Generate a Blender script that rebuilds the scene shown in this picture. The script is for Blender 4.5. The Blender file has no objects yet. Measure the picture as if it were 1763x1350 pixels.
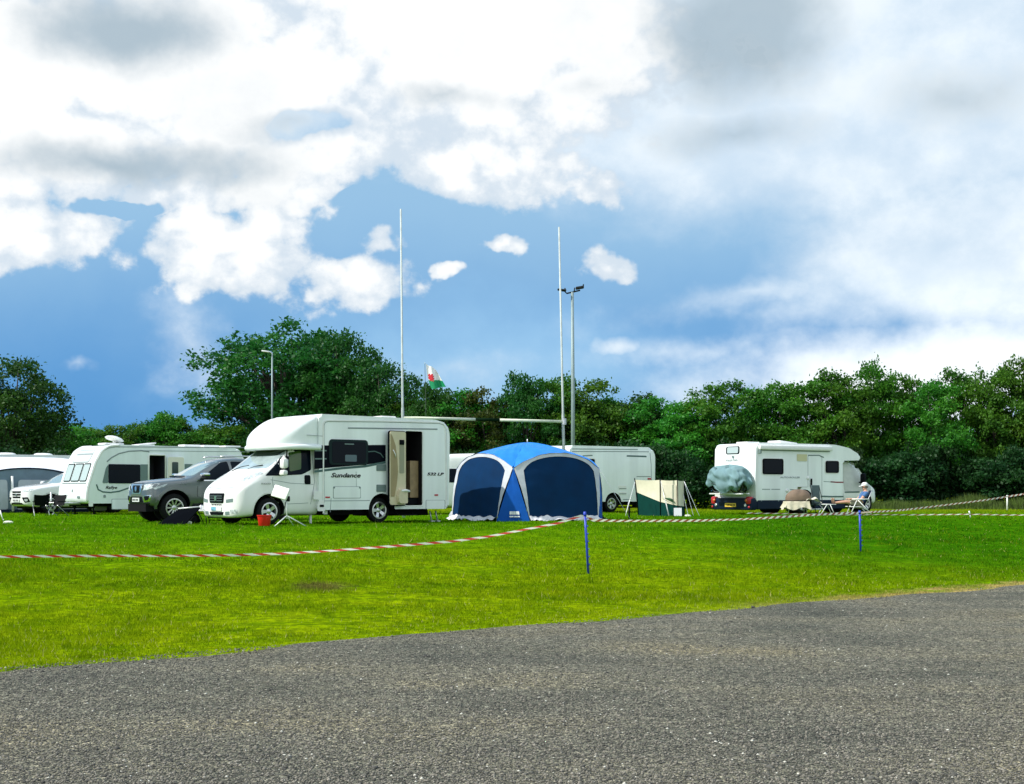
import bpy, bmesh, math, random
import numpy as np
from mathutils import Vector, Matrix, Euler
from mathutils.bvhtree import BVHTree

scene = bpy.context.scene
COL = scene.collection
R = math.radians
CAMZ, F, CX, HY = 1.5, 2300.0, 881.5, 845.0     # camera height, focal length and horizon in photo pixels

# ------------------------------------------------------------------ terrain
EDGE = [(-60, -33.0), (-30, -9.5), (-14, 3.2), (-4.27, 11.13), (-3.06, 12.1), (-1.1, 13.9), (.79, 15.35), (3.14, 17.25),
        (5.0, 18.7), (8.1, 21.2), (16, 27.4), (40, 46.0), (80, 77)]
EN = (-0.625, 0.781)
def sstep(a, b, x):
    t = min(1.0, max(0.0, (x - a) / (b - a))); return t * t * (3 - 2 * t)
def edge_d(x, y): return EN[0] * (x + 4.27) + EN[1] * (y - 11.13)
def ground_z(x, y):
    return 0.65 * sstep(0, 16, edge_d(x, y))
def gpt(px, py):
    y = 20.0
    lo, hi = 3.0, 120.0
    dx, dz = (px - CX) / F, (HY - py) / F
    t = lo
    while t < hi:
        if CAMZ + dz * t < ground_z(dx * t, t): break
        t += 0.02
    return Vector((dx * t, t, ground_z(dx * t, t)))
def at(px, py, y): return Vector(((px - CX) / F * y, y, CAMZ + (HY - py) / F * y))

# ------------------------------------------------------------------ materials
MATS = {}
def nodes_of(m):
    m.use_nodes = True
    nt = m.node_tree
    return nt, nt.nodes['Principled BSDF']
def mat(name, col, rough=.5, metal=0.0, var=0.0, scale=6.0, bump=0.0, bscale=60.0, coat=0.0, spec=.5, streak=False, sub=None):
    if name in MATS: return MATS[name]
    m = bpy.data.materials.new(name); MATS[name] = m
    nt, b = nodes_of(m)
    b.inputs['Base Color'].default_value = (*col, 1)
    b.inputs['Roughness'].default_value = rough
    b.inputs['Metallic'].default_value = metal
    b.inputs['Coat Weight'].default_value = coat
    b.inputs['Specular IOR Level'].default_value = spec
    if var or bump:
        tc = nt.nodes.new('ShaderNodeTexCoord')
        mp = nt.nodes.new('ShaderNodeMapping'); nt.links.new(tc.outputs['Object'], mp.inputs['Vector'])
        if streak: mp.inputs['Scale'].default_value = (1, 1, .12)
    if var:
        n = nt.nodes.new('ShaderNodeTexNoise'); n.inputs['Scale'].default_value = scale; n.inputs['Detail'].default_value = 6
        nt.links.new(mp.outputs[0], n.inputs['Vector'])
        cr = nt.nodes.new('ShaderNodeValToRGB')
        cr.color_ramp.elements[0].position = .3; cr.color_ramp.elements[1].position = .7
        cr.color_ramp.elements[0].color = (*[c * (1 - var) for c in col], 1)
        cr.color_ramp.elements[1].color = (*[min(1, c * (1 + var)) for c in col], 1)
        nt.links.new(n.outputs['Fac'], cr.inputs[0]); nt.links.new(cr.outputs[0], b.inputs['Base Color'])
        mr = nt.nodes.new('ShaderNodeMapRange'); mr.inputs[3].default_value = max(.02, rough * .8); mr.inputs[4].default_value = min(1, rough * 1.25)
        nt.links.new(n.outputs['Fac'], mr.inputs[0]); nt.links.new(mr.outputs[0], b.inputs['Roughness'])
    if bump:
        n2 = nt.nodes.new('ShaderNodeTexNoise'); n2.inputs['Scale'].default_value = bscale; n2.inputs['Detail'].default_value = 4
        nt.links.new(mp.outputs[0], n2.inputs['Vector'])
        bp = nt.nodes.new('ShaderNodeBump'); bp.inputs['Strength'].default_value = bump; bp.inputs['Distance'].default_value = .02
        nt.links.new(n2.outputs['Fac'], bp.inputs['Height']); nt.links.new(bp.outputs[0], b.inputs['Normal'])
    return m

M_gel   = mat('white_gelcoat', (.78, .83, .82), .30, var=.085, scale=2.2, coat=.3, streak=True)
M_gel2  = mat('warm_white_gelcoat', (.79, .80, .775), .32, var=.08, scale=2.2, coat=.3, streak=True)
M_cara  = mat('caravan_skin', (.74, .80, .80), .34, var=.08, scale=2.2, coat=.2, streak=True)
M_trim  = mat('white_plastic', (.78, .78, .76), .45, var=.05)
M_line  = mat('sealant_and_shadow_grey', (.22, .26, .27), .6)
M_glass = mat('dark_acrylic_window', (.003, .007, .013), .12, spec=.07)
M_screen= mat('windscreen_glass', (.32, .39, .40), .08, spec=.9, coat=.6, var=.25, scale=2.5)  # pale base stands in for reflected sky and a silver screen behind
M_black = mat('black_plastic', (.004, .005, .007), .5, spec=.06)
M_rubber= mat('tyre_rubber', (.008, .009, .010), .85, bump=.3, bscale=90, spec=.15)
M_alloy = mat('alloy_silver', (.62, .63, .64), .3, metal=.85)
M_steel = mat('galvanised_steel', (.55, .57, .58), .42, metal=.6, var=.15)
M_alu   = mat('white_aluminium', (.75, .76, .76), .35, metal=.2)
M_under = mat('underbody_dark', (.008, .008, .010), .9, spec=.1)
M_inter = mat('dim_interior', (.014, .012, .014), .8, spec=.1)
M_wood  = mat('interior_wood', (.28, .19, .10), .5, var=.2, scale=9)
M_beige = mat('beige_door_liner', (.62, .54, .37), .55, var=.06)
M_tan   = mat('tan_liner_inset', (.33, .25, .13), .6, var=.08)
M_band  = mat('charcoal_graphic', (.003, .004, .009), .4, spec=.05)
M_swoosh= mat('grey_green_graphic', (.07, .13, .125), .4, spec=.2)
M_letter= mat('black_lettering', (.004, .004, .006), .5, spec=.1)
M_lamp  = mat('lamp_lens', (.46, .51, .52), .12, spec=.8, var=.5, scale=16)
M_red   = mat('red_lens', (.42, .015, .03), .2)
M_amber = mat('amber_lens', (.55, .13, .03), .25)
M_gun   = mat('gunmetal_paint', (.125, .145, .150), .28, metal=.5, coat=.8, var=.06, scale=3)
M_gunlo = mat('grey_plastic_trim', (.016, .019, .021), .65, spec=.2)
M_suv   = mat('white_car_paint', (.78, .78, .79), .22, coat=.8)
M_navy  = mat('navy_skirt_plastic', (.005, .014, .036), .5, var=.15, spec=.15)
M_plate = mat('white_number_plate', (.72, .74, .74), .35)
M_yplate= mat('yellow_number_plate', (.75, .50, .06), .35)
M_vent  = mat('vent_grey_green', (.15, .21, .205), .55, spec=.2)
M_chrome= mat('chrome_trim', (.8, .81, .82), .12, metal=1.0)

# ------------------------------------------------------------------ object helpers
def link(name, me, m=None, parent=None, smooth=False):
    o = bpy.data.objects.new(name, me); COL.objects.link(o)
    if m is not None:
        for k in (m if isinstance(m, (list, tuple)) else [m]): me.materials.append(k)
    if smooth:
        me.polygons.foreach_set('use_smooth', [True] * len(me.polygons))
    if parent is not None: o.parent = parent
    return o
def thing(name, label, cat, loc=(0, 0, 0), rz=0.0, group=None):
    o = bpy.data.objects.new(name, None); COL.objects.link(o)
    o.empty_display_size = .2
    o.location = loc; o.rotation_euler = (0, 0, rz)
    o['label'] = label; o['category'] = cat
    if group: o['group'] = group
    return o
def tag(o, label, cat, group=None):
    o['label'] = label; o['category'] = cat
    if group: o['group'] = group
    return o
def structure(o): o['kind'] = 'structure'; return o
def stuff(o): o['kind'] = 'stuff'; return o

def np_mesh(name, V, Fc):
    me = bpy.data.meshes.new(name)
    V = np.asarray(V, dtype=np.float32); Fc = np.asarray(Fc, dtype=np.int32)
    k = Fc.shape[1]
    me.vertices.add(len(V)); me.vertices.foreach_set('co', V.ravel())
    me.loops.add(Fc.size); me.loops.foreach_set('vertex_index', Fc.ravel())
    me.polygons.add(len(Fc)); me.polygons.foreach_set('loop_start', np.arange(0, Fc.size, k, dtype=np.int32))
    me.update(calc_edges=True)
    return me

class MB:
    """collects shapes into one bmesh, then links it as ONE mesh object"""
    def __init__(s): s.bm = bmesh.new(); s.mi = 0
    def faces(s, vs, fs):
        v = [s.bm.verts.new(p) for p in vs]
        for f in fs:
            try:
                nf = s.bm.faces.new([v[i] for i in f]); nf.material_index = s.mi
            except ValueError: pass
        return s
    def box(s, c, d, rot=None, bev=0.0):
        hx, hy, hz = d[0] / 2, d[1] / 2, d[2] / 2
        t = bmesh.new()
        bmesh.ops.create_cube(t, size=1.0)
        bmesh.ops.scale(t, vec=d, verts=t.verts)
        if bev: bmesh.ops.bevel(t, geom=t.edges[:], offset=bev, segments=2, affect='EDGES', profile=.5)
        M = Matrix.Translation(c)
        if rot is not None: M = M @ (rot.to_matrix().to_4x4() if isinstance(rot, Euler) else rot.to_4x4())
        bmesh.ops.transform(t, matrix=M, verts=t.verts)
        s._merge(t); return s
    def _merge(s, t):
        t.verts.ensure_lookup_table(); t.verts.index_update()
        v = [s.bm.verts.new(q.co) for q in t.verts]
        for f in t.faces:
            try:
                nf = s.bm.faces.new([v[q.index] for q in f.verts]); nf.material_index = s.mi
            except ValueError: pass
        t.free()
    def tube(s, pts, r, n=8, cap=True, closed=False):
        pts = [Vector(p) for p in pts]
        rs = r if isinstance(r, (list, tuple)) else [r] * len(pts)
        rings = []; up = Vector((0, 0, 1))
        prev = None
        L = len(pts)
        for i, p in enumerate(pts):
            if closed: d = pts[(i + 1) % L] - pts[i - 1]
            else: d = pts[min(i + 1, L - 1)] - pts[max(i - 1, 0)]
            if d.length < 1e-9: d = Vector((0, 0, 1))
            d.normalize()
            if prev is None:
                a = d.cross(up)
                if a.length < .05: a = d.cross(Vector((1, 0, 0)))
            else:
                a = prev - d * prev.dot(d)
            a.normalize(); prev = a; b = d.cross(a)
            rings.append([s.bm.verts.new(p + (a * math.cos(2 * math.pi * k / n) + b * math.sin(2 * math.pi * k / n)) * rs[i]) for k in range(n)])
        seq = range(L) if closed else range(L - 1)
        for i in seq:
            A, B = rings[i], rings[(i + 1) % L]
            for k in range(n):
                f = s.bm.faces.new((A[k], A[(k + 1) % n], B[(k + 1) % n], B[k])); f.material_index = s.mi; f.smooth = True
        if cap and not closed:
            for rg in (rings[0][::-1], rings[-1]):
                f = s.bm.faces.new(rg); f.material_index = s.mi
        return s
    def lathe(s, prof, n=24, M=None):
        M = M or Matrix.Identity(4)
        rings = []
        for (r, z) in prof:
            if r < 1e-6: rings.append([s.bm.verts.new(M @ Vector((0, 0, z)))])
            else: rings.append([s.bm.verts.new(M @ Vector((r * math.cos(2 * math.pi * k / n), r * math.sin(2 * math.pi * k / n), z))) for k in range(n)])
        for A, B in zip(rings, rings[1:]):
            for k in range(n):
                a = [A[k % len(A)], A[(k + 1) % len(A)], B[(k + 1) % len(B)], B[k % len(B)]]
                q = []
                for v in a:
                    if v not in q: q.append(v)
                if len(q) > 2:
                    f = s.bm.faces.new(q); f.material_index = s.mi; f.smooth = True
        return s
    def prism(s, poly, h0, h1, to3):
        """poly in 2D extruded between h0 and h1; to3(a,b,h)->Vector"""
        A = [s.bm.verts.new(to3(a, b, h0)) for a, b in poly]
        B = [s.bm.verts.new(to3(a, b, h1)) for a, b in poly]
        n = len(poly)
        fs = [s.bm.faces.new(A), s.bm.faces.new(B[::-1])]
        for i in range(n): fs.append(s.bm.faces.new((A[i], B[i], B[(i + 1) % n], A[(i + 1) % n])))
        for f in fs: f.material_index = s.mi
        return s
    def grid(s, fn, nu, nv, closed_u=False):
        vs = [[s.bm.verts.new(fn(i / nu, j / nv)) for j in range(nv + 1)] for i in range(nu if closed_u else nu + 1)]
        for i in range(nu):
            A, B = vs[i], vs[(i + 1) % len(vs)]
            for j in range(nv):
                try:
                    f = s.bm.faces.new((A[j], B[j], B[j + 1], A[j + 1])); f.material_index = s.mi; f.smooth = True
                except ValueError: pass
        return s
    def build(s, name, m, parent=None, smooth=None, fix=True, weld=0.0):
        if weld: bmesh.ops.remove_doubles(s.bm, verts=s.bm.verts, dist=weld)
        if fix: bmesh.ops.recalc_face_normals(s.bm, faces=s.bm.faces)
        me = bpy.data.meshes.new(name); s.bm.to_mesh(me); s.bm.free()
        o = link(name, me, m, parent)
        if smooth: shade(o, smooth)
        return o

def shade(o, angle=35):
    me = o.data
    me.polygons.foreach_set('use_smooth', [True] * len(me.polygons))
    try: me.set_sharp_from_angle(angle=R(angle))
    except Exception: pass
def freeze(o):
    """apply all modifiers"""
    dg = bpy.context.evaluated_depsgraph_get(); dg.update()
    me = bpy.data.meshes.new_from_object(o.evaluated_get(dg), depsgraph=dg)
    old = o.data; o.modifiers.clear(); me.name = old.name; o.data = me
    return o
def cut(o, cutters):
    for c in cutters:
        c.parent = o.parent
        md = o.modifiers.new('cut', 'BOOLEAN'); md.operation = 'DIFFERENCE'; md.object = c; md.solver = 'EXACT'
    wells = [tuple(c['well']) for c in cutters if 'well' in c]
    freeze(o)
    if wells:
        if 'underbody_dark' not in [m.name for m in o.data.materials]: o.data.materials.append(M_under)
        ix = [m.name for m in o.data.materials].index('underbody_dark')
        for p in o.data.polygons:
            for (x, z, r, y0, y1) in wells:
                c_ = p.center
                if math.hypot(c_.x - x, c_.z - z) < r * 1.002 and y0 - .01 < c_.y < y1 + .01: p.material_index = ix
    for c in cutters: bpy.data.objects.remove(c, do_unlink=True)
    return o
def cyl_cutter(x, z, r, y0, y1):
    mb = MB()
    mb.prism([(r * math.cos(a), r * math.sin(a)) for a in [2 * math.pi * k / 40 for k in range(40)]], y0, y1, lambda a, b, h: Vector((x + a, h, z + b)))
    o = mb.build('cutter', None); o['well'] = (x, z, r, y0, y1)
    return o
def box_cutter(c, d):
    return MB().box(c, d).build('cutter', None)
def bvh_of(*objs):
    V, P = [], []
    for o in objs:
        k = len(V); V += [v.co.copy() for v in o.data.vertices]; P += [[i + k for i in p.vertices] for p in o.data.polygons]
    return BVHTree.FromPolygons(V, P)

def rrect(a0, b0, a1, b1, r, n=4):
    if a0 > a1: a0, a1 = a1, a0
    if b0 > b1: b0, b1 = b1, b0
    r = min(r, (a1 - a0) / 2.01, (b1 - b0) / 2.01)
    out = []
    for (cx, cy, s) in ((a1 - r, b1 - r, 0), (a0 + r, b1 - r, 90), (a0 + r, b0 + r, 180), (a1 - r, b0 + r, 270)):
        for k in range(n + 1):
            t = R(s + 90 * k / n); out.append((cx + r * math.cos(t), cy + r * math.sin(t)))
    return out
def rpoly(pts, r, n=4):
    out = []; L = len(pts)
    for i in range(L):
        p0, p1, p2 = Vector(pts[i - 1]), Vector(pts[i]), Vector(pts[(i + 1) % L])
        a, b = (p0 - p1), (p2 - p1)
        q = min(r, a.length * .45, b.length * .45)
        A, B = p1 + a.normalized() * q, p1 + b.normalized() * q
        for k in range(n + 1):
            t = k / n; out.append(tuple(A * (1 - t) ** 2 + p1 * 2 * t * (1 - t) + B * t * t))
    return out
AX = {'+y': (lambda a, b: Vector((a, 6, b)), Vector((0, -1, 0))), '-y': (lambda a, b: Vector((a, -6, b)), Vector((0, 1, 0))),
      '+x': (lambda a, b: Vector((9, a, b)), Vector((-1, 0, 0))), '-x': (lambda a, b: Vector((-9, a, b)), Vector((1, 0, 0))),
      '+z': (lambda a, b: Vector((a, b, 9)), Vector((0, 0, -1)))}
def decal(name, poly, bvh, axis, m, parent, off=.006, thick=.008, res=.09, smooth=True):
    """a thin shell of the given outline that follows the surface behind it"""
    fn, d = AX[axis]
    bm = bmesh.new()
    vs = [bm.verts.new((a, b, 0)) for a, b in poly]
    try: bm.faces.new(vs)
    except ValueError: pass
    A = [p[0] for p in poly]; B = [p[1] for p in poly]
    for ax, lo, hi in ((0, min(A), max(A)), (1, min(B), max(B))):
        k = int((hi - lo) / res)
        for i in range(1, k + 1):
            c = lo + (hi - lo) * i / (k + 1)
            co = (c, 0, 0) if ax == 0 else (0, c, 0); no = (1, 0, 0) if ax == 0 else (0, 1, 0)
            bmesh.ops.bisect_plane(bm, geom=bm.verts[:] + bm.edges[:] + bm.faces[:], plane_co=co, plane_no=no)
    depth = {}
    for v in bm.verts:
        o = fn(v.co.x, v.co.y); h = bvh.ray_cast(o, d, 20)
        if h[0] is not None: depth[v] = h[3]
    if not depth: bm.free(); return None
    for v in bm.verts:
        if v not in depth:
            near = min(depth.items(), key=lambda it: (it[0].co - v.co).length_squared if it[0].is_valid else 9e9)
            depth[v] = near[1]
    pos = {v: fn(v.co.x, v.co.y) + d * (depth[v] - off) for v in bm.verts}
    for v in bm.verts: v.co = pos[v]
    bm.normal_update()
    fs = bm.faces[:]
    if fs and sum(f.normal.dot(d) * f.calc_area() for f in fs) > 0: bmesh.ops.reverse_faces(bm, faces=fs)
    ret = bmesh.ops.extrude_face_region(bm, geom=bm.faces[:], use_keep_orig=True)
    nv = [g for g in ret['geom'] if isinstance(g, bmesh.types.BMVert)]
    for v in nv: v.co += d * thick
    bmesh.ops.recalc_face_normals(bm, faces=bm.faces)
    me = bpy.data.meshes.new(name); bm.to_mesh(me); bm.free()
    o = link(name, me, m, parent)
    if smooth: shade(o, 40)
    return o
def strip(name, pts, w, bvh, axis, m, parent, off=.006, thick=.01):
    """thin line following the surface"""
    L = len(pts); left, right = [], []
    for i in range(L):
        d = Vector(pts[min(i + 1, L - 1)]) - Vector(pts[max(i - 1, 0)]); d.normalize()
        n = Vector((-d.y, d.x)) * w / 2
        p = Vector(pts[i]); left.append(tuple(p + n)); right.append(tuple(p - n))
    return decal(name, left + right[::-1], bvh, axis, m, parent, off, thick, res=.25)

def section(zb, zs, ws, zt, wt):
    w2 = ws * .97
    return [(0, zb), (ws * .55, zb), (ws * .90, zb + .01), (ws * .985, zb + .12), (ws, (zb + zs) / 2), (w2, zs - .03), (w2 - .015, zs + .03 if zt - zs > .12 else zs + .01),
            (w2 + (wt - w2) * .55, zs + .58 * (zt - zs)), (wt, zt - min(.05, .25 * (zt - zs))), (wt * .82, zt - .005), (wt * .4, zt + .015), (0, zt + .02)]
def loft(name, stations, m, parent, sub=2, sec=section):
    """car-like body lofted along x"""
    bm = bmesh.new(); rings = []
    for st in stations:
        half = sec(*st[1:]); x = st[0]
        pts = [(x, -y, z) for y, z in half[::-1]] [:-1] if False else None
        left = [(x, y, z) for y, z in half]; right = [(x, -y, z) for y, z in half[1:-1]][::-1]
        rings.append([bm.verts.new(p) for p in left + right])
    n = len(rings[0])
    for A, B in zip(rings, rings[1:]):
        for k in range(n): bm.faces.new((A[k], A[(k + 1) % n], B[(k + 1) % n], B[k]))
    for rg in (rings[0], rings[-1]):
        hn = (n + 2) // 2
        # cap as strip of quads between left and mirrored right
        for k in range(0, hn - 1):
            a, b = rg[k], rg[k + 1]; c, d = rg[(n - k - 1) % n], rg[(n - k) % n]
            q = []
            for v in (a, b, c, d):
                if v not in q: q.append(v)
            if len(q) > 2: bm.faces.new(q)
    bmesh.ops.recalc_face_normals(bm, faces=bm.faces)
    me = bpy.data.meshes.new(name); bm.to_mesh(me); bm.free()
    o = link(name, me, m, parent)
    if sub:
        md = o.modifiers.new('s', 'SUBSURF'); md.levels = sub; md.render_levels = sub
        freeze(o)
    shade(o, 40)
    return o
def rsection(zb, zt, w, r):
    """rounded-rectangle half section for overcab pods"""
    out = [(0, zb), (w * .5, zb), (w - r * .5, zb)]
    for k in range(1, 4): a = R(-90 + 90 * k / 3); out.append((w - r * .5 + r * .5 * math.cos(a), zb + r * .5 + r * .5 * math.sin(a)))
    for k in range(0, 5): a = R(90 * k / 4); out.append((w - r + r * math.cos(a), zt - r + r * math.sin(a)))
    out += [(w * .4, zt + .01), (0, zt + .015)]
    return out
def slab_body(name, prof, hw, bev, m, parent, seg=4):
    """side profile (x,z) extruded to the full width with rounded rims"""
    mb = MB(); mb.prism(prof, -hw, hw, lambda a, b, h: Vector((a, h, b)))
    bm = mb.bm
    rim = [e for e in bm.edges if abs(e.verts[0].co.y - e.verts[1].co.y) < 1e-6]
    bmesh.ops.bevel(bm, geom=rim, offset=bev, segments=seg, affect='EDGES', profile=.5, clamp_overlap=True)
    o = mb.build(name, m, parent); shade(o, 30)
    return o

def text(name, s, size, M, m, parent, shear=0.0, bold=0.0, width=None, extrude=.002):
    cu = bpy.data.curves.new('lettering', 'FONT'); cu.body = s; cu.size = size; cu.shear = shear; cu.offset = bold; cu.extrude = extrude
    cu.align_x = 'CENTER'; cu.align_y = 'CENTER'; cu.resolution_u = 3
    o = bpy.data.objects.new('lettering', cu); COL.objects.link(o)
    dg = bpy.context.evaluated_depsgraph_get(); dg.update()
    me = bpy.data.meshes.new_from_object(o.evaluated_get(dg), depsgraph=dg)
    bpy.data.objects.remove(o, do_unlink=True)
    xs = [v.co.x for v in me.vertices]
    if width: 
        k = width / (max(xs) - min(xs))
        me.transform(Matrix.Diagonal((k, 1, 1, 1)))
    me.transform(M); me.name = name
    me.materials.clear()
    return link(name, me, m, parent)
def Mside(x, y, z, side):
    u = Vector((-1, 0, 0)) if side == '+y' else Vector((1, 0, 0))
    if side == '+x': u = Vector((0, 1, 0))
    if side == '-x': u = Vector((0, -1, 0))
    v = Vector((0, 0, 1)); n = u.cross(v)
    M = Matrix((u, v, n)).transposed().to_4x4(); M.translation = (x, y, z)
    return M

class Pose:
    """a vehicle's place; side()/face() turn photo pixels into its own coordinates"""
    def __init__(s, x, y, ang, z=None):
        s.x, s.y, s.a = x, y, R(ang); s.z = ground_z(x, y) if z is None else z
        s.loc = (x, y, s.z)
    def _ray(s, px, py):
        o = Vector((0 - s.x, 0 - s.y, CAMZ - s.z)); d = Vector(((px - CX) / F, 1, (HY - py) / F))
        q = Matrix.Rotation(-s.a, 3, 'Z'); return q @ o, q @ d
    def side(s, px, py, yp):
        o, d = s._ray(px, py); t = (yp - o.y) / d.y; p = o + d * t; return (p.x, p.z)
    def face(s, px, py, xp):
        o, d = s._ray(px, py); t = (xp - o.x) / d.x; p = o + d * t; return (p.y, p.z)

def wheel(parent, x, y, z, r, w, rim_r, side, spokes=8, spoke_w=.05, rim_mat=None, dark_hub=False):
    """tyre mesh named wheel with its rim as sub-part; side=+1 outer face to +y"""
    mb = MB(); hw = w / 2
    prof = [(rim_r, -hw * .8), (rim_r + .02, -hw), (r - .05, -hw), (r - .012, -hw * .8), (r, -hw * .5), (r, hw * .5), (r - .012, hw * .8), (r - .05, hw), (rim_r + .02, hw), (rim_r, hw * .8)]
    M = Matrix.Translation((x, y, z)) @ Matrix.Rotation(R(-90 * side), 4, 'X')
    mb.lathe(prof, 36, M)
    ty = mb.build('wheel', M_rubber, parent, smooth=40)
    b = MB(); b.mi = 1
    b.lathe([(0, -hw * .2), (rim_r, -hw * .2)], 28, M)
    b.mi = 0
    b.lathe([(rim_r + .012, hw * .78), (rim_r + .012, hw * .95), (rim_r - .02, hw * .97), (rim_r - .035, hw * .6), (rim_r - .03, -hw * .2)], 32, M)
    b.lathe([(.075, hw * .15), (.07, hw * .62), (.05, hw * .72), (0, hw * .74)], 16, M)
    for k in range(spokes):
        a = 2 * math.pi * k / spokes
        Mk = M @ Matrix.Rotation(a, 4, 'Z')
        L0, L1 = .05, rim_r - .012
        vs = []
        for (q, ww, h) in ((L0, spoke_w * .8, hw * .62), (L1, spoke_w * 1.15, hw * .82)):
            vs += [Mk @ Vector((q, -ww / 2, h)), Mk @ Vector((q, ww / 2, h)), Mk @ Vector((q, ww / 2, h - .05)), Mk @ Vector((q, -ww / 2, h - .05))]
        b.faces(vs, [(0, 1, 5, 4), (1, 2, 6, 5), (2, 3, 7, 6), (3, 0, 4, 7), (0, 3, 2, 1), (4, 5, 6, 7)])
    b.build('rim', [rim_mat or M_alloy, M_black], ty, smooth=40)
    return ty
# ------------------------------------------------------------------ camera, render settings
cam = bpy.data.cameras.new('camera'); camo = bpy.data.objects.new('camera', cam); COL.objects.link(camo)
camo.location = (0, 0, CAMZ); camo.rotation_euler = (R(90), 0, 0)
cam.sensor_width = 36; cam.sensor_fit = 'HORIZONTAL'; cam.lens = 36 * F / 1763.0
cam.shift_y = (HY - 675) / 1763.0; cam.clip_start = .1; cam.clip_end = 3000
scene.camera = camo
scene.view_settings.view_transform = 'Standard'; scene.view_settings.look = 'None'
scene.view_settings.exposure = 0.35; scene.view_settings.gamma = 1.0
scene.render.resolution_x = 1024; scene.render.resolution_y = 784

# ------------------------------------------------------------------ sun and sky
SUN_EL, SUN_DIR = 46.0, Vector((-0.93, -0.30, 0)).normalized()
sd = SUN_DIR * math.cos(R(SUN_EL)) + Vector((0, 0, math.sin(R(SUN_EL))))
sl = bpy.data.lights.new('sun', 'SUN'); sl.energy = 4.2; sl.angle = R(.6); sl.color = (1, .955, .88)
so = bpy.data.objects.new('sun', sl); COL.objects.link(so); so.rotation_euler = (-sd).to_track_quat('-Z', 'Y').to_euler(); so.location = (0, 0, 60)

world = bpy.data.worlds.new('World'); scene.world = world; world.use_nodes = True
wt = world.node_tree; wt.nodes.clear()
def W(t, **kw):
    n = wt.nodes.new(t)
    for k, v in kw.items(): setattr(n, k, v)
    return n
def wl(sock, v):
    if isinstance(v, bpy.types.NodeSocket): wt.links.new(v, sock)
    else: sock.default_value = v
def mth(op, a, b=0.0, c=0.0, clamp=False):
    n = W('ShaderNodeMath', operation=op, use_clamp=clamp); wl(n.inputs[0], a); wl(n.inputs[1], b); wl(n.inputs[2], c); return n.outputs[0]
def mixc(f, a, b):
    n = W('ShaderNodeMix', data_type='RGBA'); wl(n.inputs[0], f)
    wl(n.inputs[6], a if isinstance(a, bpy.types.NodeSocket) else (*a, 1)); wl(n.inputs[7], b if isinstance(b, bpy.types.NodeSocket) else (*b, 1))
    return n.outputs[2]
def smooth(x, lo, hi):
    n = W('ShaderNodeMapRange', interpolation_type='SMOOTHSTEP'); wl(n.inputs[0], x); wl(n.inputs[1], lo); wl(n.inputs[2], hi); return n.outputs[0]
tcw = W('ShaderNodeTexCoord'); DIR = tcw.outputs['Generated']
sep = W('ShaderNodeSeparateXYZ'); wt.links.new(DIR, sep.inputs[0])
fy = mth('MAXIMUM', sep.outputs[1], .12)
U = mth('MULTIPLY_ADD', mth('DIVIDE', sep.outputs[0], fy), 2.3, .8815)      # azimuth and height on the sky ahead
V = mth('MULTIPLY_ADD', mth('DIVIDE', sep.outputs[2], fy), -2.3, .845)
def warpuv(scale, detail, ax, ay, off):
    global U, V
    mp = W('ShaderNodeMapping'); mp.inputs['Location'].default_value = (off, off, off); wt.links.new(DIR, mp.inputs[0])
    n = W('ShaderNodeTexNoise'); n.inputs['Scale'].default_value = scale; n.inputs['Detail'].default_value = detail; n.inputs['Roughness'].default_value = .6
    wt.links.new(mp.outputs[0], n.inputs['Vector'])
    s3 = W('ShaderNodeSeparateColor'); wt.links.new(n.outputs['Color'], s3.inputs[0])
    U = mth('MULTIPLY_ADD', mth('SUBTRACT', s3.outputs[0], .5), ax, U); V = mth('MULTIPLY_ADD', mth('SUBTRACT', s3.outputs[1], .5), ay, V)
warpuv(9.0, 5, .22, .13, 2.2)
def noise(scale, detail, rough=.55, off=0.0, stretch=1.0):
    mp = W('ShaderNodeMapping'); mp.inputs['Scale'].default_value = (1, 1, stretch); mp.inputs['Location'].default_value = (off, off * .7, off * .3)
    wt.links.new(DIR, mp.inputs[0])
    n = W('ShaderNodeTexNoise'); n.inputs['Scale'].default_value = scale; n.inputs['Detail'].default_value = detail; n.inputs['Roughness'].default_value = rough
    wt.links.new(mp.outputs[0], n.inputs['Vector']); return n.outputs['Fac']
def blob(cx, cy, rx, ry, w=1.0, rot=0.0):
    a = mth('SUBTRACT', U, cx); b = mth('SUBTRACT', V, cy)
    if rot:
        c, s_ = math.cos(R(rot)), math.sin(R(rot))
        a, b = mth('ADD', mth('MULTIPLY', a, c), mth('MULTIPLY', b, s_)), mth('SUBTRACT', mth('MULTIPLY', b, c), mth('MULTIPLY', a, s_))
    a = mth('DIVIDE', a, rx); b = mth('DIVIDE', b, ry)
    d = mth('SQRT', mth('ADD', mth('MULTIPLY', a, a), mth('MULTIPLY', b, b)))
    return mth('MULTIPLY', mth('SUBTRACT', 1.0, d), w)
def union(bl):
    o = bl[0]
    for b in bl[1:]: o = mth('MAXIMUM', o, b)
    return o
sky = W('ShaderNodeTexSky', sky_type='NISHITA', sun_disc=False, sun_elevation=R(SUN_EL), sun_rotation=math.atan2(SUN_DIR.x, SUN_DIR.y))
sky.air_density = 1.0; sky.dust_density = .6; sky.ozone_density = 2.0
nBig = noise(3.2, 4, .5, 1.7, 1.6)
nPuff = noise(13.0, 8, .60, 4.1, 1.3)
nFine = noise(42.0, 6, .62, 8.3, 1.2)
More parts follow.
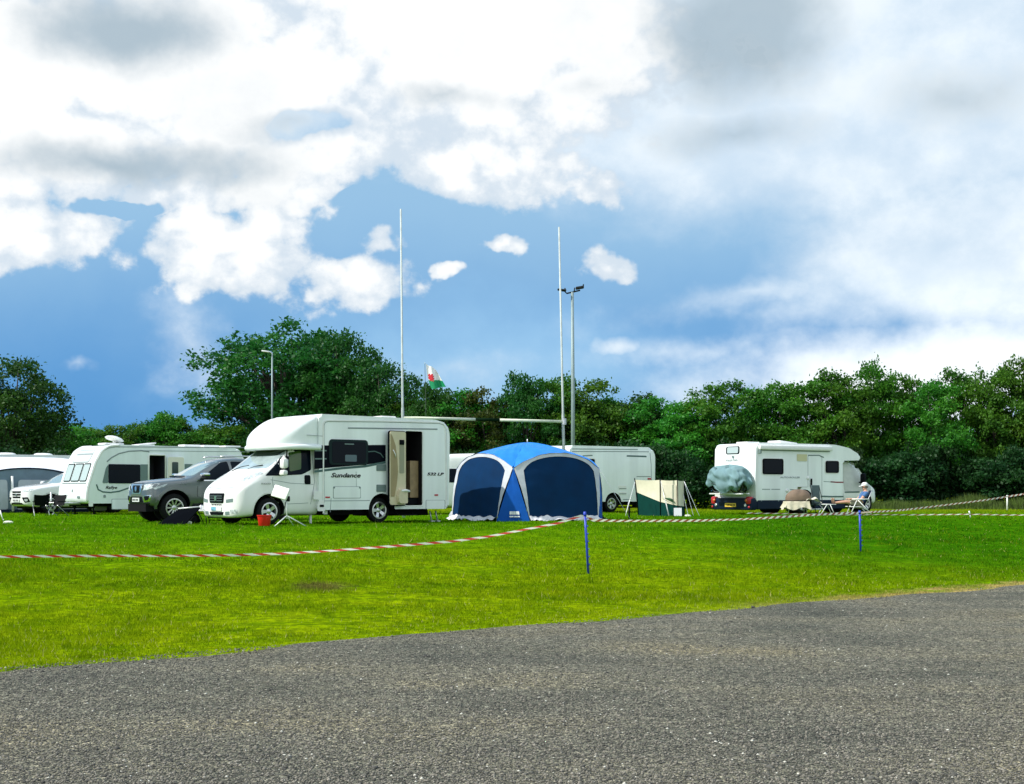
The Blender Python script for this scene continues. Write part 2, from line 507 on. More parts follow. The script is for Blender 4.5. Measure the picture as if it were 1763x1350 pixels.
def billow(scale, off):
    mp = W('ShaderNodeMapping'); mp.inputs['Scale'].default_value = (1, 1, 1.25); mp.inputs['Location'].default_value = (off, off, off); wt.links.new(DIR, mp.inputs[0])
    wn = W('ShaderNodeTexNoise'); wn.inputs['Scale'].default_value = scale * .6; wn.inputs['Detail'].default_value = 4; wt.links.new(mp.outputs[0], wn.inputs['Vector'])
    va = W('ShaderNodeVectorMath', operation='MULTIPLY_ADD'); wt.links.new(wn.outputs['Color'], va.inputs[0]); va.inputs[1].default_value = (.9 / scale,) * 3; wt.links.new(mp.outputs[0], va.inputs[2])
    v = W('ShaderNodeTexVoronoi', feature='F1'); v.inputs['Scale'].default_value = scale
    wt.links.new(va.outputs[0], v.inputs['Vector']); return mth('SUBTRACT', .57, v.outputs['Distance'])
bil = mth('MULTIPLY_ADD', billow(18., 1.3), .75, mth('MULTIPLY', billow(48., 5.1), .40))
nTiny = noise(110.0, 4, .6, 3.3, 1.1)
puff = mth('MULTIPLY_ADD', mth('SUBTRACT', nTiny, .5), .35, mth('ADD', bil, mth('MULTIPLY_ADD', mth('SUBTRACT', nFine, .5), .45, mth('MULTIPLY', mth('SUBTRACT', nPuff, .5), 1.0))))
# crisp cumulus
cum = union([blob(.40, .462, .205, .07), blob(.37, .42, .12, .075), blob(.47, .375, .075, .07, .8), blob(.605, .485, .115, .045, .8), blob(.655, .425, .055, .03, .75),
             blob(.02, .405, .17, .075), blob(.14, .39, .09, .06, .5), blob(.82, .285, .19, .078, 1.1), blob(.60, .26, .26, .075, 1.2), blob(.30, .33, .40, .055, .7),
             blob(.35, .12, .85, .19, 2.0), blob(.75, .06, .50, .24, 2.0), blob(.1, .24, .38, .12, 1.6),
             blob(1.04, .318, .050, .030, .8), blob(1.052, .448, .066, .036, .95), blob(.877, .419, .026, .013, .7), blob(.777, .467, .025, .013, .75), blob(.30, .405, .03, .04, .7)])
hole = union([blob(.53, .228, .11, .040, .75), blob(.20, .362, .09, .022, .75), blob(.62, .345, .07, .02, .6)])
dens = mth('SUBTRACT', mth('MULTIPLY_ADD', puff, 1.15, cum), mth('MULTIPLY', mth('MAXIMUM', mth('MULTIPLY_ADD', puff, .8, hole), 0.0), 2.4))
aC = smooth(dens, .02, .36)
# soft veils
veil = union([blob(1.40, .13, .95, .36, 1.9), blob(1.55, .64, .50, .14, 1.25, -6), blob(1.66, .42, .52, .24, 1.25, -10), blob(1.05, .23, .36, .13, 1.0), blob(1.07, .592, .075, .022, .9),
              blob(1.30, .50, .42, .06, .75, -10), blob(1.2, .60, .25, .05, .5), blob(.33, .585, .11, .07, .55, 20), blob(.80, .62, .20, .06, .5), blob(.12, .635, .05, .014, .45), blob(.53, .215, .15, .06, .9)])
vn = mth('MULTIPLY_ADD', mth('SUBTRACT', nBig, .5), 1.3, mth('MULTIPLY', mth('SUBTRACT', nPuff, .5), .7))
aV = mth('MULTIPLY', smooth(mth('MULTIPLY_ADD', vn, 1.5, veil), -.05, .85), .95)
back = smooth(sep.outputs[1], .35, -.1)                                       # broken cloud over the rest of the dome
aB = mth('MULTIPLY', smooth(mth('ADD', mth('MULTIPLY', vn, 2.0), mth('MULTIPLY', back, .35)), .0, .5), back)
dark = union([blob(.225, .045, .25, .105, 1.15), blob(.20, .285, .34, .062, 1.1), blob(1.27, .05, .20, .17, 1.25), blob(.77, .172, .19, .045, .85), blob(1.28, .225, .22, .065, .75), blob(1.66, .17, .22, .09, .55), blob(.50, .225, .16, .05, .5),
              blob(.06, .265, .12, .03, .5), blob(1.0, .15, .22, .05, .35), blob(.42, .50, .09, .03, .22), blob(.84, .33, .08, .02, .25)])
dk = mth('MULTIPLY', smooth(mth('MULTIPLY_ADD', vn, 1.3, dark), .0, 1.0), .92)
blue = mixc(smooth(V, .32, .74), (2.55, 4.45, 6.4), (.42, 2.25, 5.3))
blue = mixc(mth('MULTIPLY', smooth(mth('MULTIPLY_ADD', vn, .8, blob(.82, .64, .60, .20)), 0, .8), .8), blue, (2.9, 5.1, 7.3))
clear = mixc(.90, sky.outputs[0], blue)
veilc = mixc(smooth(blob(1.55, .62, .6, .2), 0, .7), mixc(smooth(vn, -.15, .2), (5.2, 6.3, 7.4), (7.9, 8.4, 8.7)), (8.5, 9.0, 9.2))
c = mixc(aV, clear, veilc)
c = mixc(aB, c, (9.6, 10.2, 10.6))
white = mixc(smooth(mth('MULTIPLY_ADD', puff, 1.1, mth('MULTIPLY_ADD', vn, 1.2, dens)), .05, 1.15), (5.3, 6.1, 6.9), (8.3, 8.4, 8.4))
c = mixc(aC, c, white)
dk = mth('MAXIMUM', dk, mth('MULTIPLY', smooth(mth('MULTIPLY_ADD', vn, 1.6, blob(.7, .1, 1.5, .42, .6)), .25, .85), .30))
c = mixc(mth('MULTIPLY', dk, mth('MAXIMUM', aC, aV)), c, (3.1, 4.0, 4.7))
bg = W('ShaderNodeBackground'); wl(bg.inputs[0], c); bg.inputs[1].default_value = .1
out = W('ShaderNodeOutputWorld'); wt.links.new(bg.outputs[0], out.inputs[0])
world.cycles.sampling_method = 'MANUAL'; world.cycles.sample_map_resolution = 256

# ------------------------------------------------------------------ grass field, gravel
def grass_nodes(m, blades=False):
    nt, b = nodes_of(m)
    g = nt.nodes.new('ShaderNodeNewGeometry')
    def nz(scale, det, sy=1.0, off=0):
        mp = nt.nodes.new('ShaderNodeMapping'); mp.inputs['Scale'].default_value = (1, sy, 0); mp.inputs['Location'].default_value = (off, off, 0)
        nt.links.new(g.outputs['Position'], mp.inputs[0])
        n = nt.nodes.new('ShaderNodeTexNoise'); n.inputs['Scale'].default_value = scale; n.inputs['Detail'].default_value = det; n.inputs['Roughness'].default_value = .62
        nt.links.new(mp.outputs[0], n.inputs['Vector']); return n.outputs['Fac']
    def mp2(op, a, bb=0., cc=0., clamp=False):
        n = nt.nodes.new('ShaderNodeMath'); n.operation = op; n.use_clamp = clamp
        for i, v in enumerate((a, bb, cc)):
            if isinstance(v, bpy.types.NodeSocket): nt.links.new(v, n.inputs[i])
            else: n.inputs[i].default_value = v
        return n.outputs[0]
    def mx(f, a, c2):
        n = nt.nodes.new('ShaderNodeMix'); n.data_type = 'RGBA'
        for i, v in ((0, f), (6, a), (7, c2)):
            if isinstance(v, bpy.types.NodeSocket): nt.links.new(v, n.inputs[i])
            else: n.inputs[i].default_value = v if i == 0 else (*v, 1)
        return n.outputs[2]
    def ss(x, lo, hi):
        n = nt.nodes.new('ShaderNodeMapRange'); n.interpolation_type = 'SMOOTHSTEP'
        nt.links.new(x, n.inputs[0]); n.inputs[1].default_value = lo; n.inputs[2].default_value = hi; return n.outputs[0]
    s = nt.nodes.new('ShaderNodeSeparateXYZ'); nt.links.new(g.outputs['Position'], s.inputs[0])
    d = mp2('ADD', mp2('MULTIPLY', mp2('ADD', s.outputs[0], 4.27), EN[0]), mp2('MULTIPLY', mp2('SUBTRACT', s.outputs[1], 11.13), EN[1]))
    n1, n2, n3 = nz(.35, 5, 1), nz(1.3, 7, 1, 7), nz(7, 5, 1, 3)
    n4 = nz(3.0, 5, 1, 11)
    wear = ss(mp2('MULTIPLY_ADD', mp2('SUBTRACT', n1, .5), 9., mp2('MULTIPLY_ADD', mp2('MAXIMUM', mp2('SUBTRACT', s.outputs[0], 1.0), 0.), 1.1, d)), 16.0, 1.5)      # poorer, yellower turf towards the gravel
    lush = mx(ss(n2, .35, .68), (.06, .20, .0006), (.125, .285, .0015))
    green = mx(ss(n2, .35, .68), (.018, .12, .0008), (.055, .205, .0015))
    lush = mx(mp2('MULTIPLY', ss(mp2('MULTIPLY_ADD', mp2('SUBTRACT', n1, .5), 6., s.outputs[0]), 1.5, 7.5), ss(s.outputs[1], 50., 40.)), lush, green)
    poor = mx(ss(n2, .35, .68), (.16, .255, .0008), (.26, .345, .002))
    c = mx(wear, lush, poor)
    c = mx(mp2('MULTIPLY', ss(n4, .52, .36), .5), c, (.035, .105, .001))
    c = mx(mp2('MULTIPLY', ss(n4, .56, .72), .45), c, (.27, .31, .004))
    far = ss(s.outputs[1], 46., 60.)
    c = mx(far, c, (.17, .25, .004))
    straw = mp2('MULTIPLY', ss(mp2('MULTIPLY_ADD', mp2('SUBTRACT', n2, .5), 2.6, d), .9, .1), ss(s.outputs[0], 1.0, 6.5))
    c = mx(straw, c, (.42, .31, .11))
    # bare worn patch
    px, py = gpt(552, 1010).x, gpt(552, 1010).y
    dx = mp2('DIVIDE', mp2('SUBTRACT', s.outputs[0], px), .55); dy = mp2('DIVIDE', mp2('SUBTRACT', s.outputs[1], py), .8)
    rr = mp2('SQRT', mp2('ADD', mp2('MULTIPLY', dx, dx), mp2('MULTIPLY', dy, dy)))
    bare = mp2('MULTIPLY', ss(mp2('MULTIPLY_ADD', mp2('SUBTRACT', n3, .5), 1.6, rr), 1.0, .35), .8)
    c = mx(bare, c, (.12, .085, .035))
    if not blades:
        c = mx(mp2('MULTIPLY', ss(n3, .62, .40), .6), c, (.035, .07, .003))
        bp = nt.nodes.new('ShaderNodeBump'); bp.inputs['Strength'].default_value = .7; bp.inputs['Distance'].default_value = .04
        hn = nz(22, 5, .6, 2); nt.links.new(hn, bp.inputs['Height']); nt.links.new(bp.outputs[0], b.inputs['Normal'])
        b.inputs['Roughness'].default_value = .95; b.inputs['Specular IOR Level'].default_value = .0
        nt.links.new(c, b.inputs['Base Color'])
    else:
        at_ = nt.nodes.new('ShaderNodeAttribute'); at_.attribute_name = 'tint'
        c = mx(mp2('MULTIPLY', ss(at_.outputs['Fac'], .55, 1.0), .75), c, (.30, .34, .006))
        c = mx(mp2('MULTIPLY', ss(at_.outputs['Fac'], .30, .0), .75), c, (.03, .085, .001))
        c = mx(ss(at_.outputs['Fac'], 1.2, 1.4), c, (.46, .42, .14))
        nt.links.new(c, b.inputs['Base Color']); b.inputs['Roughness'].default_value = .7; b.inputs['Specular IOR Level'].default_value = .03
        tr = nt.nodes.new('ShaderNodeBsdfTranslucent'); nt.links.new(c, tr.inputs[0])
        ms = nt.nodes.new('ShaderNodeMixShader'); ms.inputs[0].default_value = .35
        nt.links.new(b.outputs[0], ms.inputs[1]); nt.links.new(tr.outputs[0], ms.inputs[2])
        nt.links.new(ms.outputs[0], nt.nodes['Material Output'].inputs[0])
M_turf = bpy.data.materials.new('mown_turf'); grass_nodes(M_turf)
M_blade = bpy.data.materials.new('grass_blades'); grass_nodes(M_blade, True)

def axis_vals(lo, a, b, hi, step, grow=1.22):
    v = list(np.arange(a, b + 1e-6, step)); s = step
    x = b
    while x < hi: s *= grow; x += s; v.append(x)
    s = step; x = a
    while x > lo: s *= grow; x -= s; v.insert(0, x)
    return v
xs = axis_vals(-900, -30, 34, 900, .8); ys = axis_vals(-200, 2, 66, 1500, .8)
rg = random.Random(5)
Vg, Fg = [], []
for y in ys:
    for x in xs: Vg.append((x, y, ground_z(x, y) - .012 + (.02 * math.sin(x * 1.1 + y * .7) * math.sin(y * .9 - x * .4) if edge_d(x, y) > 1 and abs(x) < 40 and y < 66 else 0)))
nx = len(xs)
for j in range(len(ys) - 1):
    for i in range(nx - 1): Fg.append((j * nx + i, j * nx + i + 1, (j + 1) * nx + i + 1, (j + 1) * nx + i))
field = structure(link('grass_field', np_mesh('grass_field', Vg, Fg), M_turf, smooth=True))

# gravel sheet: from the ragged edge towards (and behind) the camera
M_gravel = bpy.data.materials.new('grey_gravel')
nt, b = nodes_of(M_gravel)
g = nt.nodes.new('ShaderNodeNewGeometry')
def gz(scale, det, typ='ShaderNodeTexNoise'):
    n = nt.nodes.new(typ); n.inputs['Scale'].default_value = scale
    if 'Noise' in typ: n.inputs['Detail'].default_value = det
    nt.links.new(g.outputs['Position'], n.inputs['Vector']); return n
def ramp(src, stops):
    cr = nt.nodes.new('ShaderNodeValToRGB')
    while len(cr.color_ramp.elements) < len(stops): cr.color_ramp.elements.new(.5)
    for e, (p, c_) in zip(cr.color_ramp.elements, stops): e.position = p; e.color = (*c_, 1)
    nt.links.new(src, cr.inputs[0]); return cr.outputs[0]
def gmix(f, a, c2, mode='MIX'):
    n = nt.nodes.new('ShaderNodeMix'); n.data_type = 'RGBA'; n.blend_type = mode
    for i, v in ((0, f), (6, a), (7, c2)):
        if isinstance(v, bpy.types.NodeSocket): nt.links.new(v, n.inputs[i])
        else: n.inputs[i].default_value = v if i == 0 else (*v, 1)
    return n.outputs[2]
vor = gz(62, 0, 'ShaderNodeTexVoronoi')
stone = ramp(vor.outputs['Color'], [(.0, (.024, .026, .023)), (.4, (.094, .097, .087)), (.75, (.175, .176, .155)), (1.0, (.38, .375, .335))])
big = ramp(gz(.45, 6).outputs['Fac'], [(.32, (.62, .66, .68)), (.5, (1, 1, 1)), (.68, (1.2, 1.12, .98))])
mpg = nt.nodes.new('ShaderNodeMapping'); mpg.inputs['Rotation'].default_value = (0, 0, R(-38.7)); mpg.inputs['Scale'].default_value = (.16, 1.1, 1)
nt.links.new(g.outputs['Position'], mpg.inputs[0])
trk = nt.nodes.new('ShaderNodeTexNoise'); trk.inputs['Scale'].default_value = 1.3; trk.inputs['Detail'].default_value = 5; nt.links.new(mpg.outputs[0], trk.inputs['Vector'])
tracks = ramp(trk.outputs['Fac'], [(.34, (.80, .81, .82)), (.5, (1, 1, 1)), (.66, (1.16, 1.13, 1.07))])
mid = ramp(gz(14, 6).outputs['Fac'], [(.36, (.55, .56, .56)), (.5, (.95, .96, .95)), (.66, (1.3, 1.28, 1.24))])
cg = gmix(1.0, gmix(1.0, gmix(1.0, stone, big, 'MULTIPLY'), mid, 'MULTIPLY'), tracks, 'MULTIPLY')
cg = gmix(1.0, cg, (1.27, 1.20, 1.03), 'MULTIPLY')
nt.links.new(cg, b.inputs['Base Color']); b.inputs['Roughness'].default_value = .9; b.inputs['Specular IOR Level'].default_value = .15
bp = nt.nodes.new('ShaderNodeBump'); bp.inputs['Strength'].default_value = .9; bp.inputs['Distance'].default_value = .02
bp.invert = True
nt.links.new(vor.outputs['Distance'], bp.inputs['Height'])
bp2 = nt.nodes.new('ShaderNodeBump'); bp2.inputs['Strength'].default_value = .5; bp2.inputs['Distance'].default_value = .06
nt.links.new(gz(7, 6).outputs['Fac'], bp2.inputs['Height']); nt.links.new(bp.outputs[0], bp2.inputs['Normal']); nt.links.new(bp2.outputs[0], b.inputs['Normal'])
pts = []
for (a, c_) in zip(EDGE, EDGE[1:]):
    n = max(1, int(math.dist(a, c_) / .2))
    for k in range(n):
        t = k / n; pts.append((a[0] + (c_[0] - a[0]) * t, a[1] + (c_[1] - a[1]) * t))
edge_pts = []
wob = 0
for i, p in enumerate(pts):
    wob = wob * .8 + rg.uniform(-.05, .05); w_ = .09 * math.sin(i * .19) + .06 * math.sin(i * .53 + 1) + wob
    edge_pts.append((p[0] + EN[0] * w_, p[1] + EN[1] * w_))
Vr, Fr = [], []
offs = [0, .35, 1, 3, 8, 20, 60, 130]
for p in edge_pts:
    for o_ in offs:
        Vr.append((p[0] - EN[0] * o_, p[1] - EN[1] * o_, .0 if o_ == 0 else .010))
m_ = len(offs)
for i in range(len(edge_pts) - 1):
    for j in range(m_ - 1): Fr.append((i * m_ + j, i * m_ + j + 1, (i + 1) * m_ + j + 1, (i + 1) * m_ + j))
gravel = structure(link('gravel_track', np_mesh('gravel_track', Vr, Fr), M_gravel, smooth=True))
for v in gravel.data.vertices: pass

# loose chippings on the gravel (one mass)
def edge_off(x, y): return edge_d(x, y)
rs = np.random.RandomState(3)
def in_view(P, lo=-.42, hi=.42):
    k = P[:, 0] / P[:, 1]; return (k > lo) & (k < hi)
N = 150000
yy = 6.3 * (27 / 6.3) ** (rs.rand(N) ** 1.25); xx = (rs.rand(N) * .84 - .42) * yy
P = np.stack([xx, yy], 1)
dd = EN[0] * (xx + 4.27) + EN[1] * (yy - 11.13)
P = P[dd < .12]; N = len(P)
oct_ = np.array([(1, 0, 0), (0, 1, 0), (-1, 0, 0), (0, -1, 0), (0, 0, 1), (0, 0, -1)], float)
of = np.array([(0, 1, 4), (1, 2, 4), (2, 3, 4), (3, 0, 4), (1, 0, 5), (2, 1, 5), (3, 2, 5), (0, 3, 5)])
sz = .0045 + .007 * rs.rand(N) ** 3
big_ = rs.rand(N) < .004; sz[big_] *= 2.2
jit = 1 + .5 * (rs.rand(N, 6, 1) - .5)
S3 = np.stack([sz * (.7 + .8 * rs.rand(N)), sz * (.7 + .8 * rs.rand(N)), sz * (.45 + .4 * rs.rand(N))], 1)
L = oct_[None] * jit * S3[:, None, :]
a_ = rs.rand(N) * 6.28; ca, sa = np.cos(a_)[:, None], np.sin(a_)[:, None]
X = L[:, :, 0] * ca - L[:, :, 1] * sa; Y = L[:, :, 0] * sa + L[:, :, 1] * ca
Vc = np.stack([X + P[:, 0:1], Y + P[:, 1:2], L[:, :, 2] + .012], 2).reshape(-1, 3)
Fc = (of[None] + (np.arange(N) * 6)[:, None, None]).reshape(-1, 3)
me = np_mesh('gravel_chippings', Vc, Fc)
tv = rs.rand(N) ** 1.0
tv[rs.rand(N) < .010] = 1.6
at_ = me.attributes.new('tint', 'FLOAT', 'FACE'); at_.data.foreach_set('value', np.repeat(tv, 8).astype(np.float32))
M_chip = bpy.data.materials.new('stone_chippings'); nt, b = nodes_of(M_chip)
an = nt.nodes.new('ShaderNodeAttribute'); an.attribute_name = 'tint'
mr = nt.nodes.new('ShaderNodeMapRange'); nt.links.new(an.outputs['Fac'], mr.inputs[0]); mr.inputs[2].default_value = 1.6
cs = ramp(mr.outputs[0], [(0, (.035, .034, .030)), (.25, (.10, .096, .080)), (.48, (.18, .165, .132)), (.62, (.25, .23, .19)), (1, (.56, .55, .48))])
nt.links.new(cs, b.inputs['Base Color']); b.inputs['Roughness'].default_value = .85
stuff(link('gravel_chippings', me, M_chip))

# grass blades (one mass, dense near, sparser far)
def blades(N, y0, y1, h, w, seed, pw=1.0):
    r2 = np.random.RandomState(seed)
    yy = y0 * (y1 / y0) ** (r2.rand(N) ** pw); xx = (r2.rand(N) * .84 - .42) * yy
    dd = EN[0] * (xx + 4.27) + EN[1] * (yy - 11.13)
    # follow the real edge polyline: interpolate edge offset
    ex = np.interp(xx, [e[0] for e in EDGE], [e[1] for e in EDGE]); k = (yy - ex) * EN[1]
    patch = (np.sin(xx * 2.1 + np.sin(yy * 1.3) * 2) * np.sin(yy * 1.7 + np.cos(xx * .9) * 2) * .5 + .5) * .5 + .5 * np.clip(np.sin(xx * 7.3 + 3 * np.sin(yy * 2.9)) * np.sin(yy * 6.1 + 3 * np.cos(xx * 3.3)) + .35, 0, 1)
    keep = (k > -.30 + .55 * r2.rand(N) ** .6) & (r2.rand(N) < .45 + .55 * patch)
    xx, yy, dd, patch = xx[keep], yy[keep], dd[keep], patch[keep]; n = len(xx)
    t = np.clip(dd / 16, 0, 1); zz = .65 * t * t * (3 - 2 * t) - .012
    hh = h * (.4 + .9 * r2.rand(n)) * (.45 + 1.0 * patch); hh *= np.clip(.5 + dd * .35, .45, 1)
    hh[r2.rand(n) < .02] *= 2.1
    a = r2.rand(n) * 6.28; le = r2.rand(n) * 1.1 * hh; la = r2.rand(n) * 6.28
    wx, wy = np.cos(a) * w, np.sin(a) * w
    v0 = np.stack([xx - wx, yy - wy, zz], 1); v1 = np.stack([xx + wx, yy + wy, zz], 1)
    v2 = np.stack([xx + np.cos(la) * le, yy + np.sin(la) * le, zz + hh], 1)
    V = np.stack([v0, v1, v2], 1).reshape(-1, 3); Fb = np.arange(n * 3).reshape(-1, 3)
    tt = np.clip(.45 * r2.rand(n) + .55 * (patch * .8 + .2 * r2.rand(n)) - .05, 0, 1)
    tt[r2.rand(n) < .012 + .05 * np.clip(1 - dd / 3, 0, 1)] = 1.6
    return V, Fb, tt
Vs, Fs, Ts, k0 = [], [], [], 0
for args in ((260000, 10.2, 20, .042, .0045, 1, 1.0), (220000, 18, 34, .045, .007, 2, 1.0), (120000, 32, 64, .05, .013, 4, 1.0)):
    v, f, t = blades(*args); Vs.append(v); Fs.append(f + k0); Ts.append(t); k0 += len(v)
me = np_mesh('grass', np.concatenate(Vs), np.concatenate(Fs))
at_ = me.attributes.new('tint', 'FLOAT', 'FACE'); at_.data.foreach_set('value', np.concatenate(Ts).astype(np.float32))
stuff(link('grass', me, M_blade))

# ------------------------------------------------------------------ trees
def leaf_mat(name, dark, light):
    m = bpy.data.materials.new(name); nt, b = nodes_of(m)
    an = nt.nodes.new('ShaderNodeAttribute'); an.attribute_name = 'tint'
    oi = nt.nodes.new('ShaderNodeObjectInfo')
    mx = nt.nodes.new('ShaderNodeMix'); mx.data_type = 'RGBA'; nt.links.new(an.outputs['Fac'], mx.inputs[0])
    mx.inputs[6].default_value = (*dark, 1); mx.inputs[7].default_value = (*light, 1)
    hs = nt.nodes.new('ShaderNodeHueSaturation')
    mr = nt.nodes.new('ShaderNodeMapRange'); mr.inputs[3].default_value = .475; mr.inputs[4].default_value = .52; nt.links.new(oi.outputs['Random'], mr.inputs[0])
    mr2 = nt.nodes.new('ShaderNodeMapRange'); mr2.inputs[3].default_value = .8; mr2.inputs[4].default_value = 1.2; nt.links.new(oi.outputs['Random'], mr2.inputs[0])
    nt.links.new(mr.outputs[0], hs.inputs['Hue']); nt.links.new(mr2.outputs[0], hs.inputs['Value']); nt.links.new(mx.outputs[2], hs.inputs['Color'])
    nt.links.new(hs.outputs[0], b.inputs['Base Color']); b.inputs['Roughness'].default_value = .5; b.inputs['Specular IOR Level'].default_value = .25
    tr = nt.nodes.new('ShaderNodeBsdfTranslucent'); nt.links.new(hs.outputs[0], tr.inputs[0])
    ms = nt.nodes.new('ShaderNodeMixShader'); ms.inputs[0].default_value = .42
    nt.links.new(b.outputs[0], ms.inputs[1]); nt.links.new(tr.outputs[0], ms.inputs[2]); nt.links.new(ms.outputs[0], nt.nodes['Material Output'].inputs[0])
    return m
M_leaf = leaf_mat('hedgerow_leaves', (.020, .125, .012), (.085, .245, .016))
M_leafd = leaf_mat('dark_oak_leaves', (.010, .080, .014), (.040, .155, .018))
M_leafs = leaf_mat('shaded_shrub_leaves', (.006, .042, .012), (.026, .090, .018))  # shade at the foot of the trees is put into these leaf colours
M_leafr = leaf_mat('bronze_leaves', (.030, .068, .010), (.080, .110, .016))
M_bark = mat('bark', (.055, .045, .035), .9, var=.3, scale=9, bump=.6, bscale=12)

def crown_mesh(name, seed, h, rx, base, lobes, clumps, per, leaf, clump_r=.42, top=1.0, hollow=.35, even=True):
    r2 = np.random.RandomState(seed)
    Hc = (h - base) / 2; cz = base + Hc
    C = []
    while len(C) < lobes:
        p = r2.rand(3) * 2 - 1; q = np.linalg.norm(p)
        if q > 1 or q < hollow: continue
        zz = p[2]; k = 1.0 if zz < 0 else (1 - zz * (1 - top))
        C.append((p[0] * rx * k * .80, p[1] * rx * k * .80, cz + zz * Hc * .84))
    if even:
        g_ = math.pi * (3 - 5 ** .5); C = []
        for i in range(lobes):
            zz = 1 - 2 * (i + .5) / lobes; rr_ = math.sqrt(1 - zz * zz)
            q = (.70 + .16 * r2.rand()) if i % 4 else .35 + .25 * r2.rand()
            jx, jy, jz = (r2.rand(3) - .5) * .22
            C.append(((math.cos(g_ * i) * rr_ * q + jx) * rx * (1 - max(0, zz) * (1 - top)), (math.sin(g_ * i) * rr_ * q + jy) * rx * (1 - max(0, zz) * (1 - top)), cz + (zz * q + jz) * Hc))
    C = np.array(C)
    lr = rx * (.20 + .16 * r2.rand(lobes))
    pts, tin = [], []
    for i in range(lobes):
        d = r2.normal(size=(clumps, 3)); d /= np.linalg.norm(d, axis=1)[:, None]
        d[:, 2] = np.abs(d[:, 2]) * .9 - .25
        cc = C[i] + d * lr[i] * (.55 + .6 * r2.rand(clumps, 1))
        lt = r2.rand()
        for c0 in cc:
            n = int(per * (.6 + .8 * r2.rand()))
            pts.append(c0 + r2.normal(size=(n, 3)) * clump_r * np.array([.5, .5, .36]) )
            tin.append(np.clip(lt * .5 + .5 * r2.rand(n), 0, 1))
    Pp = np.concatenate(pts); T = np.concatenate(tin)
    ok = Pp[:, 2] > .05
    Pp, T = Pp[ok], T[ok]; n = len(Pp)
    nrm = r2.normal(size=(n, 3)); nrm[:, 2] += .6; nrm /= np.linalg.norm(nrm, axis=1)[:, None]
    ref = r2.normal(size=(n, 3)); a = np.cross(nrm, ref); a /= np.linalg.norm(a, axis=1)[:, None] + 1e-9; bb = np.cross(nrm, a)
    s = (leaf * (.6 + .8 * r2.rand(n)))[:, None]
    V = np.stack([Pp - a * s, Pp - bb * s * .62 + nrm * s * .15, Pp + a * s, Pp + bb * s * .62 + nrm * s * .15], 1).reshape(-1, 3)
    Fq = np.arange(n * 4).reshape(-1, 4)
    me = np_mesh(name, V, Fq)
    at_ = me.attributes.new('tint', 'FLOAT', 'FACE'); at_.data.foreach_set('value', T.astype(np.float32))
    return me, C
def trunk_mesh(name, seed, h, base, C, r0, n_limb=10):
    rr = random.Random(seed); mb = MB()
    pts = [Vector((0, 0, -.2)), Vector((rr.uniform(-.05, .05), 0, base * .6 + .3)), Vector((rr.uniform(-.2, .2), rr.uniform(-.2, .2), h * .45)), Vector((rr.uniform(-.3, .3), rr.uniform(-.3, .3), h * .78))]
    mb.tube(pts, [r0, r0 * .8, r0 * .5, r0 * .15], 8)
    idx = list(range(len(C))); rr.shuffle(idx)
    for i in idx[:n_limb]:
        c0 = Vector(C[i]); t = rr.uniform(.15, .6)
        s0 = pts[1].lerp(pts[3], t * .7)
        if c0.z < s0.z - .5: s0 = pts[1]
        mid_ = s0.lerp(c0, .5) + Vector((0, 0, .15 * (c0 - s0).length))
        mb.tube([s0, mid_, c0], [r0 * .38, r0 * .24, r0 * .07], 6)
    me = bpy.data.meshes.new(name); mb.bm.to_mesh(me); mb.bm.free(); me.materials.append(M_bark)
    return me
TREE = {}
def tree_kind(key, leafm, *a, r0=.16, n_limb=10, **kw):
    me, C = crown_mesh('crown', *a, **kw); me.materials.append(leafm)
    tm = trunk_mesh('trunk', a[0], a[1], a[3], C, r0, n_limb)
    TREE[key] = (me, tm)
#            seed  h    rx   base lobes clumps per leaf
for k, (s_, lm) in enumerate(((11, M_leaf), (12, M_leaf), (13, M_leaf), (14, M_leafd), (15, M_leaf))):
    tree_kind('field%d' % k, lm, s_, 7.0, 2.3, .2, 34, 12, 36, .082, clump_r=.36, top=.80)
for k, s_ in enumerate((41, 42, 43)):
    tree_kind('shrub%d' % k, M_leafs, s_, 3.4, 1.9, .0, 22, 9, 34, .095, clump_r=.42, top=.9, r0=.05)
tree_kind('bronze', M_leafr, 51, 6.4, 2.2, .5, 30, 11, 34, .082, clump_r=.40, top=.7)
tree_kind('oak', M_leafd, 61, 12.4, 5.4, .8, 84, 14, 30, .118, clump_r=.50, top=.92, r0=.42, n_limb=34, hollow=.5)
tree_kind('ash', M_leafd, 62, 9.0, 3.6, .3, 56, 14, 32, .10, clump_r=.48, top=.92, r0=.28, n_limb=18)

def plant(name, kind, x, y, h, wscale, label, cat, group=None, rot=None):
    cm, tm = TREE[kind]
    z = ground_z(x, y) if y < 66 else .65
    t = thing(name, label, cat, (x, y, z), rs.rand() * 6.28 if rot is None else rot, group)
    base_h = max(v[2] for v in cm['hb']) if False else BH[kind]
    k = h / base_h; t.scale = (k * wscale, k * wscale, k)
    o = link('crown', cm, None, t); o2 = link('trunk', tm, None, t)
    return t
BH = {k: np.percentile(np.array([v.co.z for v in cm.vertices]), 99.8) for k, (cm, tm) in TREE.items()}
def ptree(name, kind, px, ptop, y, wpx, label, cat='tree', group=None):
    """tree whose crown tops out near the given height at depth y"""
    x = (px - CX) / F * y; h = CAMZ + (HY - ptop) / F * y - .65
    cm = TREE[kind][0]
    return plant(name, kind, x, y, h, 1.0 if wpx is None else (wpx / F * y) / (WID[kind] * h / BH[kind]), label, cat, group)
WID = {k: 2 * np.percentile(np.abs(np.array([v.co.x for v in cm.vertices])), 97) for k, (cm, tm) in TREE.items()}

